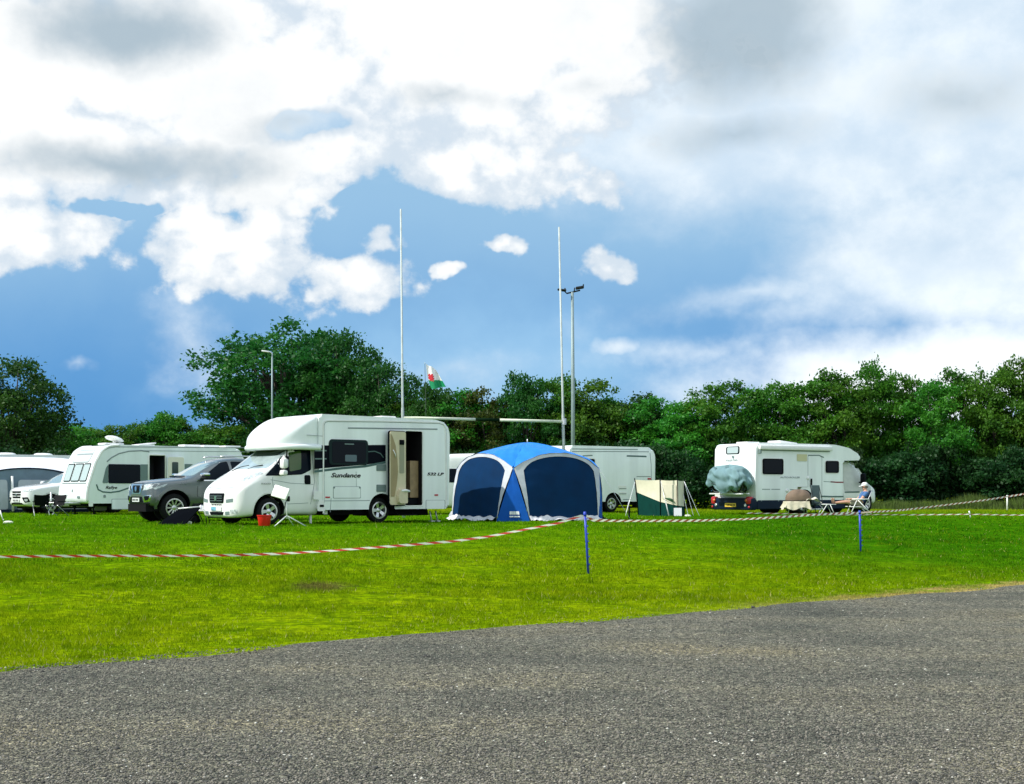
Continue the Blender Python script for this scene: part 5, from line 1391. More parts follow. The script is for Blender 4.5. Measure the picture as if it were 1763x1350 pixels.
# ------------------------------------------------------------------ blue dome tent
M_blue  = mat('bright_blue_nylon', (.008, .185, .64), .5, var=.10, scale=3, bump=.15, bscale=9)
M_blued = mat('royal_blue_nylon', (.004, .085, .40), .6, spec=.15, var=.12, scale=3, bump=.2, bscale=7)
M_mesh  = mat('dark_navy_mesh', (.003, .026, .082), .8, var=.15, scale=2, spec=.08)
M_grey  = mat('silver_grey_nylon', (.47, .49, .53), .55, var=.10, scale=4, bump=.25, bscale=8)
def dome_tent():
    x, y = .45, 39.3
    P = Pose(x, y, 33.9)
    t = thing('dome_tent', 'blue dome tent with navy mesh sides and pale grey arched bands', 'tent', P.loc, P.a)
    A, cc, ap, za, zt, zp = 1.86, .67, 1.50, 1.50, 1.93, 2.27
    def Rk(k, v): return Matrix.Rotation(R(90 * k), 3, 'Z') @ Vector(v)
    def edge(sv):
        q = 1 - abs(sv) ** 2.2
        return (ap + .10 * q, ap * sv, za + (zt - za) * q)
    def wall(sv, v, out=0.0):
        e = edge(sv); b = (A, (A - cc) * sv, 0)
        bow = .07 * math.sin(math.pi * v) * (1 - abs(sv) * .3)
        wr = .006 * math.sin(17 * sv + 9 * v) + .004 * math.sin(31 * v + 5 * sv)
        return (b[0] + (e[0] - b[0]) * v + bow + out + wr, b[1] + (e[1] - b[1]) * v, b[2] + (e[2] - b[2]) * v)
    # roof: one cloth from the peak down to the four arches
    mb = MB()
    for k in range(4):
        def fn(u, v, k=k):
            e = edge(-1 + 2 * u); r = v
            p = Vector((e[0] * r, e[1] * r, zp - (zp - e[2]) * r ** 1.75 - .05 * math.sin(math.pi * r) * (1 - abs(2 * u - 1)) + .008 * math.sin(23 * u + 7 * r) * r * math.sin(11 * r + 3 * k) + .006 * math.sin(41 * u - 15 * r)))
            return Rk(k, p + Vector((.03 * r, 0, 0)) * (v > .98))
        mb.grid(fn, 40, 20)
    roof = mb.build('roof', M_blue, t, weld=.004, smooth=60)
    # inner outline of the pale arch band, from foot (u=0) to crown (u=.5) to foot (u=1), in (s, v)
    def inner(u):
        w = abs(2 * u - 1); sg = -1 if u < .5 else 1
        if w > .42:
            q = (w - .42) / .58
            return (sg * (.84 + .15 * q), .885 * (1 - q) + .03 * q)
        a = w / .42
        return (sg * .84 * (a - .04 * a ** 8) , .945 - .06 * a ** 7)
    def outer(u):
        w = abs(2 * u - 1); sg = -1 if u < .5 else 1
        if w > .42:
            q = (w - .42) / .58
            return (sg * 1.0, 1 - q)
        return (sg * w / .42, 1.0)
    for k in range(4):
        mb = MB()
        mb.grid(lambda u, v: Rk(k, wall(outer(u)[0] * (1 - v) + inner(u)[0] * v, outer(u)[1] * (1 - v) + inner(u)[1] * v, .012)), 60, 5)
        mb.build('arch_band', M_grey, t, smooth=60)
        mb = MB()
        def pan(u, v):
            a, b = inner(u * .5), inner(1 - u * .5)
            return Rk(k, wall(a[0] + (b[0] - a[0]) * v, a[1] + (b[1] - a[1]) * v, -.004))
        mb.grid(pan, 30, 24); mb.build('mesh_panel', M_mesh, t, smooth=60)
        # corner panel between two walls
        mb = MB()
        def corner(u, v):
            top = Vector((ap * 1.0, ap * 1.0, za)); b0, b1 = Vector((A, A - cc, 0)), Vector((A - cc, A, 0))
            p = b0.lerp(b1, u).lerp(top, v)
            n = Vector((1, 1, 0)).normalized()
            return Rk(k, p + n * (.03 * math.sin(math.pi * v) + .008 * math.sin(9 * u + 11 * v)))
        mb.grid(corner, 10, 14); mb.build('corner_panel', M_blued, t, smooth=60)
        # mud flap lying on the grass
        mb = MB()
        mb.grid(lambda u, v: Rk(k, Vector((A - .03 + v * (.17 + .05 * math.sin(u * 13 + k)), (A - cc) * (2 * u - 1) * (1.0 + .05 * v), .12 * (1 - v) ** 1.5 + .03 + .03 * math.sin(u * 19 + v * 4 + k) * math.sin(u * 7.3 + 2 * k) + .015 * math.sin(u * 47 + 9 * math.sin(u * 5))))), 48, 5)
        mb.build('mud_flap', mat('dirty_white_flap', (.66, .64, .66), .6, var=.18, scale=5), t, smooth=60)
        # arched pole in its sleeve along the diagonal
    for dgn in (0, 1):
        pts = []
        for q in range(-14, 15):
            r = q / 14
            z = zp - (zp - za) * abs(r) ** 1.75 - .012
            p = Vector((ap * r, ap * r, z)); pts.append(Rk(dgn, p))
        b0 = [Rk(dgn, Vector((sg * (A - cc / 2 - .02), sg * (A - cc / 2 - .02), .0))) for sg in (-1, 1)]
        MB().tube([b0[0]] + pts + [b0[1]], .012, 6).build('pole_sleeve', M_blue, t)
    MB().tube([(0, 0, zp - .02), (0, 0, zp + .10)], .015, 6).build('peak_finial', M_alu, t)
    # white maker's patch on the near corner, unreadable at this size: two pale bars of marks
    kq = 2
    def corner_pt(u, v, o=.0):
        top = Vector((ap, ap, za)); b0, b1 = Vector((A, A - cc, 0)), Vector((A - cc, A, 0))
        p = b0.lerp(b1, u).lerp(top, v); n = Vector((1, 1, 0)).normalized()
        return Rk(kq, p + n * (.045 + o))
    mb = MB()
    for r0, r1, segs in ((.125, .185, [(.46, .54), (.555, .60), (.61, .66), (.67, .75), (.755, .80)]), (.075, .10, [(.47, .60), (.62, .80)])):
        for a, b in segs: mb.faces([corner_pt(1 - a if False else a - .08, r0), corner_pt(b - .08, r0), corner_pt(b - .08, r1), corner_pt(a - .08, r1)], [(0, 1, 2, 3)])
    mb.build('printed_mark', mat('white_print', (.8, .82, .84), .5), t)
    # guy cord on the right and bundle at the left foot
    MB().tube([Rk(3, (ap, ap, za)), Rk(3, (A + .1, A + .45, .0))], .006, 4).build('guy_line', M_alu, t)
    mb = MB(); mb.lathe([(0, .0), (.16, .02), (.17, .12), (.10, .24), (0, .26)], 14, Matrix.Translation(Rk(1, (A - cc / 2 + .05, A - cc / 2 + .02, 0))))
    o = mb.build('gathered_flap', mat('pale_bag', (.40, .42, .45), .6, var=.2, scale=8), t, smooth=60)
dome_tent()

# ------------------------------------------------------------------ awning and caravan on the far left
def far_left():
    P = Pose(-21.6, 56.5, 212)
    t = thing('touring_caravan', 'white caravan at the far left edge, only its long roof showing above the grey awning', 'caravan', P.loc, P.a)
    body = slab_body('caravan_body', rpoly([(-3.4, .42), (-3.42, 2.0), (-3.2, 2.36), (3.0, 2.36), (3.3, 1.6), (3.35, .42)], .15, 5), 1.12, .12, M_gel, t)
    for x in (-1.6, -.1, 1.4): MB().lathe([(0, .09), (.25, .08), (.36, .05), (.40, 0), (0, 0)], 20, Matrix.Translation((x, .5, 2.365))).build('rooflight', M_gel2, t, smooth=40)
    bb = bvh_of(body)
    decal('side_window', rrect(-2.2, 1.2, -.8, 1.75, .08), bb, '+y', M_glass, t, .014, .016)
    decal('front_window', rrect(-.8, 1.1, .8, 1.7, .08), bb, '+x', M_glass, t, .014, .016)
    for sg in (1, -1): wheel(t, -.4, sg * .99, .33, .33, .19, .2, sg, spokes=7)
    # awning in front: white roof, grey front with windows
    P2 = Pose(-19.6, 53.4, 212)
    a = thing('caravan_awning', 'grey porch awning with white roof and arched grey front, behind the white car', 'awning', P2.loc, P2.a)
    w, d, zf, zb = 2.9, 2.3, 1.62, 2.22
    gz_ = lambda s_: zf * .55 + (zf * .52) * (1 - abs(s_) ** 2.2)      # front edge arch height
    mb = MB(); mb.grid(lambda u, v: Vector((w * (2 * u - 1), d / 2 - d * v, gz_(2 * u - 1) * (1 - v) + (zb - .35 * abs(2 * u - 1) ** 6) * v + .10 * math.sin(math.pi * v))), 36, 8)
    mb.build('roof', mat('white_awning_fabric', (.72, .75, .80), .6, var=.04), a, smooth=60)
    Mg = mat('slate_awning_fabric', (.11, .17, .22), .7, var=.15, scale=3)
    Mp = mat('pale_awning_window', (.34, .39, .44), .35, var=.12, scale=2)
    mb = MB(); mb.grid(lambda u, v: Vector((w * (2 * u - 1), d / 2 + .03 * math.sin(math.pi * v), (gz_(2 * u - 1) - .01) * v)), 36, 10)
    fr = mb.build('front_wall', Mg, a, smooth=60)
    for sg in (1, -1):
        MB().grid(lambda u, v: Vector((sg * w, d / 2 - d * u, v * (gz_(1) * (1 - u) + (zb - .35) * u))), 8, 8).build('side_wall', Mg, a, smooth=60)
    for x0, x1 in ((.75, 2.3), (-.95, .45), (-2.3, -1.25)):
        MB().prism(rpoly([(x0, .12), (x1, .12), (x1 - .08, 1.28), (x0 + .04, 1.28)], .12), d / 2 + .045, d / 2 + .055, lambda p, q, h: Vector((p, h, q))).build('window_panel', Mp, a)
    MB().tube([(.58, d / 2 + .08, .05), (.62, d / 2 + .10, 1.42)], .05, 8).build('support_pole', M_trim, a)
    MB().tube([(w * (2 * u / 30 - 1), d / 2 + .02, gz_(2 * u / 30 - 1)) for u in range(31)], .03, 6).build('edge_piping', M_navy, a)
    MB().box((0, d / 2 + .06, .06), (2 * w, .03, .12)).build('mud_flap', M_navy, a)
    q = gpt(5, 897)
    s_ = thing('tent_peg', 'pale strap pegged into the grass at the far left edge', 'tent peg', q)
    MB().tube([(-.10, .05, .30), (0, 0, .02)], .018, 6).build('strap', M_gel2, s_)
    MB().tube([(0, 0, -.03), (.02, 0, .05)], .012, 6).build('peg', M_steel, s_)
    q = gpt(14, 901)
    MBs = MB(); MBs.lathe([(0, .07), (.08, .06), (.13, .03), (.12, 0)], 12)
    o = MBs.build('pale_stone', mat('pale_stone', (.6, .62, .5), .7, var=.1), None, smooth=60); o.location = q
    tag(o, 'small pale stone on the grass beside the pegged strap', 'stone')
far_left()

# ------------------------------------------------------------------ windbreak
def windbreak():
    base = gpt(1135, 885)
    Y = 45.5
    t0 = at(1095, 885, Y)
    t = thing('windbreak', 'cream and dark green fabric windbreak on poles beside the plain white motorhome', 'windbreak', (at(1135, 0, Y).x, Y, ground_z(4, Y)))
    ox, oy, oz = t.location
    Mc = mat('cream_canvas', (.66, .62, .48), .8, var=.08, scale=3, bump=.2, bscale=5)
    Mgn = mat('dark_green_canvas', (.003, .040, .034), .85, spec=.08, var=.15, scale=3, bump=.2, bscale=5)
    cols = [(1092.5, 46.3), (1136, 45.2), (1166, 44.6), (1178, 45.3)]
    top = [826, 826.5, 827, 828]; mid_ = [847.5, 864, 870.5, 872]
    def pt(i, f, k):
        px = cols[i][0] + (cols[i + 1][0] - cols[i][0]) * f; Yq = cols[i][1] + (cols[i + 1][1] - cols[i][1]) * f
        if i == 0 and k == 0: px += 3.5 * (1 - f) * 0
        x = (px - CX) / F * Yq
        zt = CAMZ + (HY - (top[i] + (top[i + 1] - top[i]) * f) - .9 * math.sin(math.pi * f)) / F * Yq
        zm = CAMZ + (HY - (mid_[i] + (mid_[i + 1] - mid_[i]) * f)) / F * Yq
        return x - ox, Yq - oy, zt - oz, zm - oz
    for i in range(3):
        mb = MB()
        mb.grid(lambda u, v: Vector((pt(i, u, 0)[0] + (.07 * (1 - v) if i == 0 else 0) * (1 - u), pt(i, u, 0)[1] + .04 * math.sin(math.pi * u) * math.sin(math.pi * v), pt(i, u, 0)[2] * v + pt(i, u, 0)[3] * (1 - v))), 14, 8)
        mb.build('cream_panel', Mc, t, smooth=60)
        mb = MB()
        mb.grid(lambda u, v: Vector((pt(i, u, 0)[0] + (.07 + .05 * (1 - v) if i == 0 else 0) * (1 - u), pt(i, u, 0)[1] + .03 * math.sin(math.pi * u), pt(i, u, 0)[3] * v)), 14, 6)
        mb.build('green_panel', Mgn, t, smooth=60)
    for i in range(4):
        k = min(i, 2); f = 0 if i < 3 else 1
        q = pt(k, f, 0); lean = .14 if i == 0 else .02
        MB().tube([(q[0] + lean, q[1] - .025, -.05), (q[0], q[1] - .03, q[2] + .06)], .018, 6).build('pole', M_black, t)
    # clear pane with a green stripe in the second panel
    a, b = pt(1, .12, 0), pt(1, .92, 0)
    mb = MB(); mb.faces([(a[0], a[1] - .03, .60), (b[0], b[1] - .03, .36), (b[0], b[1] - .03, 1.05), (a[0], a[1] - .03, 1.05)], [(0, 1, 2, 3)]); pn = mb.build('window_pane', mat('hazy_clear_pane', (.60, .56, .44), .3, var=.06), t)
    mb = MB(); mb.faces([(a[0] + .02, a[1] - .036, .62), (b[0] - .05, b[1] - .036, .44), (b[0] - .1, b[1] - .036, .56), (a[0] + .14, a[1] - .036, .68), (a[0] + .05, a[1] - .036, .95)], [(0, 1, 2, 3, 4)]); mb.build('green_stripe', mat('green_pane_stripe', (.04, .10, .05), .5), pn)
    for (p0, p1) in (((1137, 826), (1151, 888)), ((1143, 850), (1152, 888)), ((1176, 850), (1185, 885)), ((1178, 829), (1204, 884)), ((1178, 829), (1194, 876)), ((1093, 830), (1077, 884)), ((1083, 862), (1077, 884))):
        A_, B_ = at(*p0, Y - .3), at(*p1, Y - .9)
        B_.z = ground_z(B_.x, B_.y) + .01
        MB().tube([A_ - Vector(t.location), B_ - Vector(t.location)], .010, 5).build('guy_line', M_alu, t)
    q = gpt(1167, 884); 
    n = MB().box((0, 0, .15), (.26, .015, .27), Euler((R(-8), 0, 0)), bev=.004)
    o = n.build('paper_notice', mat('white_paper', (.74, .74, .80), .7), None); o.location = ((1167 - CX) / F * 44.0, 44.0, ground_z(4, 44.0))
    tag(o, 'white sheet leaning against the foot of the green windbreak', 'notice')
    q = gpt(1184, 889); o = MB().lathe([(0, .06), (.09, .05), (.12, .0)], 12).build('pale_stone', MATS['pale_stone'], None, smooth=60); o.location = q
    tag(o, 'pale stone on the grass right of the windbreak', 'stone')
    q = gpt(1083, 893); t2 = thing('tent_stake', 'short dark stake with cord in the grass left of the windbreak', 'stake', q)
    MB().tube([(0, 0, -.05), (.01, 0, .36)], .03, 6).build('shaft', M_black, t2)
    MB().tube([(.01, 0, .33), (.02, .02, .38)], .04, 6).build('cap', M_black, t2)
windbreak()

# ------------------------------------------------------------------ rugby posts, floodlight, lamp post, flag
def tall_things():
    M_post = mat('weathered_white_steel', (.43, .48, .47), .5, var=.15)
    YL, YR = 42.0, 43.5
    L0, L1 = at(695, 0, YL), at(690, 360, YL); R0, R1 = at(973, 0, YR), at(962.5, 391, YR)
    L0.z = ground_z(L0.x, YL); R0.z = ground_z(R0.x, YR)
    t = thing('rugby_goal', 'tall white rugby goal posts with a crossbar behind the tent', 'goal posts', (L0 + R0) / 2)
    o = Vector(t.location)
    for a, b in ((L0, L1), (R0, R1)):
        MB().tube([a - o - Vector((0, 0, .2)), a.lerp(b, .35) - o, a.lerp(b, .36) - o, b - o], [.050, .046, .036, .028], 12).build('upright', M_post, t)
    cl = at(694.5, 719, YL); cr = at(971, 726, YR)
    def seg(f0, f1, m, r, nm):
        a, b = cl.lerp(cr, f0) - o, cl.lerp(cr, f1) - o
        MB().tube([a, b], r, 10).build(nm, m, t)
    M_bar = mat('pale_crossbar_paint', (.60, .64, .50), .6, var=.15)
    seg(0, .445, M_bar, .045, 'crossbar'); seg(.585, 1.0, M_bar, .048, 'crossbar')
    seg(.44, .59, mat('dark_green_sleeve', (.003, .014, .005), .9, spec=.05), .050, 'dark_sleeve')
    MB().lathe([(.08, -.10), (.08, .10)], 12, Matrix.Translation(cr - o)).build('bracket', M_steel, t)
    Yf = 60.0
    b0, b1 = at(986.5, 0, Yf), at(985, 503, Yf); b0.z = ground_z(b0.x, Yf)
    t = thing('floodlight_mast', 'grey floodlight mast with two dark lamps beside the right goal post', 'floodlight', b0)
    H = b1.z - b0.z
    MB().tube([(0, 0, -.2), (0, 0, H * .5), (-.03, 0, H)], [.095, .085, .065], 14).build('mast', mat('grey_mast_paint', (.22, .29, .30), .5, metal=.2, var=.1), t)
    MB().tube([(-.50, 0, H + .06), (-.38, 0, H + .05), (-.28, 0, H - .06), (.32, 0, H + .08)], .035, 8).build('cross_arm', M_gunlo, t)
    MB().box((.30, -.05, H + .19), (.36, .28, .11), Euler((0, R(-10), 0)), bev=.03).tube([(.05, 0, H + .02), (.08, 0, H + .2)], .03, 6).box((.46, -.05, H + .25), (.05, .25, .17), bev=.015).build('floodlamp', M_gunlo, t)
    MB().box((-.50, -.05, H + .09), (.40, .28, .07), Euler((0, R(6), 0)), bev=.03).tube([(-.36, 0, H + .05), (-.36, 0, H + .18)], .035, 6).build('floodlamp', M_gunlo, t)
    Yl = 73.0
    b0, b1 = at(468.5, 0, Yl), at(467.5, 608, Yl); b0.z = .65
    t = thing('lamp_post', 'slim grey street lamp in front of the tallest dark tree', 'lamp post', b0); H = b1.z - b0.z
    MB().tube([(0, 0, -.2), (0, 0, H * .6), (0, 0, H)], [.06, .05, .04], 10).build('post', MATS['grey_mast_paint'], t)
    MB().tube([(0, 0, H - .02), (-.10, 0, H + .05), (-.22, 0, H + .08)], .035, 8).build('arm', M_steel, t)
    MB().box((-.36, 0, H + .09), (.42, .22, .09), Euler((0, R(8), 0)), bev=.035).build('lamp_head', M_alu, t, smooth=40)
    # flag on its pole
    Yg = 50.0
    b0, b1 = at(734.5, 0, Yg), at(731.5, 626, Yg); b0.z = .65
    t = thing('flag_pole', 'slim dark flagpole against the trees behind the white motorhome', 'flagpole', b0); H = b1.z - b0.z
    MB().tube([(0, 0, -.1), (-.02, 0, H * .6), (b1.x - b0.x, 0, H)], [.014, .012, .008], 8).build('pole', mat('dark_fibreglass', (.012, .03, .014), .7), t)
    MB().lathe([(0, .04), (.025, .02), (0, 0)], 10, Matrix.Translation((b1.x - b0.x, 0, H))).build('finial', M_alu, t)
    f = thing('flag', 'limp white and green flag with red dragon emblem on the slim flagpole', 'flag', b1)
    def cloth(u, v):       # u along the fly, v down the hoist; hangs in folds
        x = .04 + .56 * u * (1 - .35 * (1 - v) ** 2) - .05 * math.sin(3 * v) + .20 * v; y = .09 * math.sin(9 * u + 2.5 * v) * (.3 + u)
        z = -.92 * v * (1 - .30 * u) - .22 * u - .02 * math.sin(7 * u)
        return Vector((x, y, z))
    MB().grid(lambda u, v: cloth(u, v * .66), 18, 12).build('white_half', mat('white_flag_cloth', (.78, .78, .80), .7), f, smooth=60)
    MB().grid(lambda u, v: cloth(u, .66 + v * .36), 18, 8).build('green_half', mat('green_flag_cloth', (.0, .25, .10), .7), f, smooth=60)
    # dragon-shaped emblem following the cloth
    outl = [(.02, .60), (.10, .50), (.04, .46), (.14, .40), (.22, .34), (.28, .42), (.36, .38), (.50, .36), (.44, .46), (.56, .46), (.42, .54), (.50, .60), (.40, .62), (.36, .74), (.30, .66), (.22, .72), (.20, .64), (.10, .70), (.10, .62)]
    bm = bmesh.new(); bm.faces.new([bm.verts.new((a, b, 0)) for a, b in outl])
    for k in range(1, 8):
        bmesh.ops.bisect_plane(bm, geom=bm.verts[:] + bm.edges[:] + bm.faces[:], plane_co=(k / 8, 0, 0), plane_no=(1, 0, 0))
        bmesh.ops.bisect_plane(bm, geom=bm.verts[:] + bm.edges[:] + bm.faces[:], plane_co=(0, k / 8, 0), plane_no=(0, 1, 0))
    for v in bm.verts: p = cloth(v.co.x, v.co.y); v.co = p + Vector((0, -.008, 0))
    me = bpy.data.meshes.new('dragon_emblem'); bm.to_mesh(me); bm.free(); link('dragon_emblem', me, mat('red_emblem', (.55, .015, .03), .6), f)
tall_things()

# ------------------------------------------------------------------ barrier stakes and tape
def barrier():
    Mb = mat('cobalt_blue_stake', (.012, .045, .42), .4, var=.1)
    Mw, Mr, Mdk = mat('white_tape', (.82, .80, .70), .4), mat('red_tape', (.60, .05, .03), .4), None
    def stake(bx, by, tx, ty, label):
        b = gpt(bx, by); h = (by - ty) / F * b.y; lean = (tx - bx) / F * b.y
        t = thing('barrier_stake', label, 'stake', b, 0, 'blue barrier stakes')
        MB().tube([(0, 0, -.08), (lean * .5, 0, h * .5), (lean, 0, h - .06)], [.019, .020, .020], 10).build('shaft', Mb, t)
        MB().tube([(lean, 0, h - .07), (lean, 0, h - .05), (lean * 1.02, 0, h)], [.026, .030, .022], 10).build('hooked_top', Mb, t)
        mb = MB()
        for k in range(1, 8):
            f = k / 8; mb.tube([(lean * f + .015, -.015, h * f), (lean * f + .035, -.03, h * f + .02)], .008, 5)
        mb.build('notch', Mb, t)
        return b + Vector((lean, 0, h - .05))
    for m_ in (Mw, Mr, MATS.get('brownish_tape') or mat('brownish_tape', (.30, .09, .05), .5)):      # thin plastic lets light through
        nt, b_ = nodes_of(m_); tr_ = nt.nodes.new('ShaderNodeBsdfTranslucent'); tr_.inputs[0].default_value = b_.inputs['Base Color'].default_value
        ms_ = nt.nodes.new('ShaderNodeMixShader'); ms_.inputs[0].default_value = .4
        nt.links.new(b_.outputs[0], ms_.inputs[1]); nt.links.new(tr_.outputs[0], ms_.inputs[2]); nt.links.new(ms_.outputs[0], nt.nodes['Material Output'].inputs[0])
    A = stake(1013, 986, 1007, 881, 'nearer blue plastic stake holding the striped tape before the tent')
    B = stake(1482, 949, 1480, 879, 'farther blue plastic stake in front of the seated man')
    def tape(name, label, pts, width, period, twist=0.0, skew=.5, mats=(Mw, Mr)):
        # resample
        P_ = [Vector(p) for p in pts]; segs = [(a - b).length for a, b in zip(P_, P_[1:])]; tot = sum(segs)
        def pos(d):
            d = max(0, min(tot, d))
            for a, b, l in zip(P_, P_[1:], segs):
                if d <= l: return a.lerp(b, d / l)
                d -= l
            return P_[-1]
        o = P_[0].copy(); mb = MB(); n = int(tot / (period / 2)); sub = 3
        sk = skew * period / 2
        for i in range(n):
            mb.mi = i % 2
            for q in range(sub):
                d0, d1 = (i + q / sub) * period / 2, (i + (q + 1) / sub) * period / 2
                def cross(d, up):
                    dd = min(tot, max(0, d + (sk if up else -sk)))
                    p = pos(dd) - o
                    t_ = (pos(dd + .05) - pos(dd - .05)).normalized()
                    ang = twist * math.sin(dd * .55) * 1.2 + .3 * math.sin(dd * 1.7)
                    nrm = t_.cross(Vector((0, 0, 1))).normalized(); upv = Vector((0, 0, 1)) * math.cos(ang) + nrm * math.sin(ang)
                    return p + upv * (width / 2 if up else -width / 2)
                mb.faces([cross(d0, 0), cross(d1, 0), cross(d1, 1), cross(d0, 1)], [(0, 1, 2, 3)])
        ob = mb.build(name, list(mats), None, fix=False, weld=.0005); ob.location = o
        tag(ob, label, 'barrier tape', 'striped barrier tapes')
        return ob
    def span(p, q, sag, n=24):
        return [p.lerp(q, k / n) - Vector((0, 0, sag * 4 * (k / n) * (1 - k / n))) for k in range(n + 1)]
    # left run: from the nearer stake to a point outside the frame on the left
    left = [(1006, 887), (960, 901), (900, 912.5), (840, 924), (780, 932), (720, 937), (640, 943), (560, 949), (480, 953.5), (400, 956), (300, 957), (200, 957), (100, 957.5), (0, 958.5), (-150, 955), (-300, 945)]
    pts = [A] + [at(px, py, A.y - (A.y - 19.0) * k / 15) for k, (px, py) in enumerate(left)][1:]
    tape('barrier_tape', 'red and white tape sagging low across the grass left of the nearer blue stake', pts, .038, .30, .45)
    mid_ = [(1020, 895.5), (1060, 896.8), (1120, 896.8), (1200, 896.4), (1280, 894), (1340, 890.5), (1400, 886.5), (1445, 884), (1480, 882)]
    pts = [A] + [at(px, py, 1 / ((1 / A.y) + ((1 / B.y) - (1 / A.y)) * (px - 1007) / (1480 - 1007))) for px, py in mid_[:-1]] + [B]
    tape('barrier_tape', 'pale striped tape strung between the two blue stakes', pts, .046, .22, .5, mats=(Mw, mat('brownish_tape', (.30, .09, .05), .5)))
    # right run rises to a taller post outside the frame
    rt = [(1500, 881.5), (1540, 879.5), (1570, 876.5), (1640, 868), (1700, 860.5), (1763, 850.5), (1840, 838)]
    pts = [B] + [at(px, py, 30.0 + .4 * k) for k, (px, py) in enumerate(rt)]
    tape('barrier_tape', 'pale striped tape rising to the right edge beyond the farther blue stake', pts, .04, .14, .2, mats=(Mw, MATS['brownish_tape']))
    # far run low over the grass
    Yd = 44.0
    far_ = [(1285, 883.5), (1340, 884.2), (1400, 885), (1450, 886.5), (1510, 886), (1560, 886.4), (1620, 886), (1671, 885.5), (1720, 886.5), (1763, 886.8), (1830, 885)]
    pts = [at(px, py, Yd) for px, py in far_]
    tape('barrier_tape', 'low striped tape close to the grass in front of the right motorhome', pts, .038, .30, .4, mats=(Mw, MATS['brownish_tape']))
    def small(px, py, hpx, label, m, Y=None):
        b = gpt(px, py); h = hpx / F * b.y
        t = thing('short_stake', label, 'stake', b)
        MB().tube([(0, 0, -.05), (.02, 0, h)], .018, 6).build('shaft', m, t)
        MB().tube([(.02, 0, h - .02), (.03, 0, h + .03)], .026, 6).build('cap', m, t)
    b = at(1671, 889, Yd); t = thing('short_stake', 'short pale stake holding the low tape at the right', 'stake', (b.x, Yd, ground_z(b.x, Yd)))
    h = at(1671, 885, Yd).z - ground_z(b.x, Yd)
    MB().tube([(0, 0, -.05), (-.02, 0, h)], .02, 6).build('shaft', M_steel, t); MB().tube([(-.02, 0, h - .03), (-.05, 0, h + .10)], .024, 6).build('cap', M_alu, t)
    b = at(1734, 872, 58.0); t = thing('marker_post', 'thin white marker post in the long grass at the right', 'marker post', (b.x, 58.0, .65))
    MB().tube([(0, 0, -.1), (0, 0, .62)], .03, 6).build('shaft', M_gel2, t); MB().tube([(0, 0, .60), (0, 0, .66)], .036, 6).build('cap', M_alu, t)
barrier()

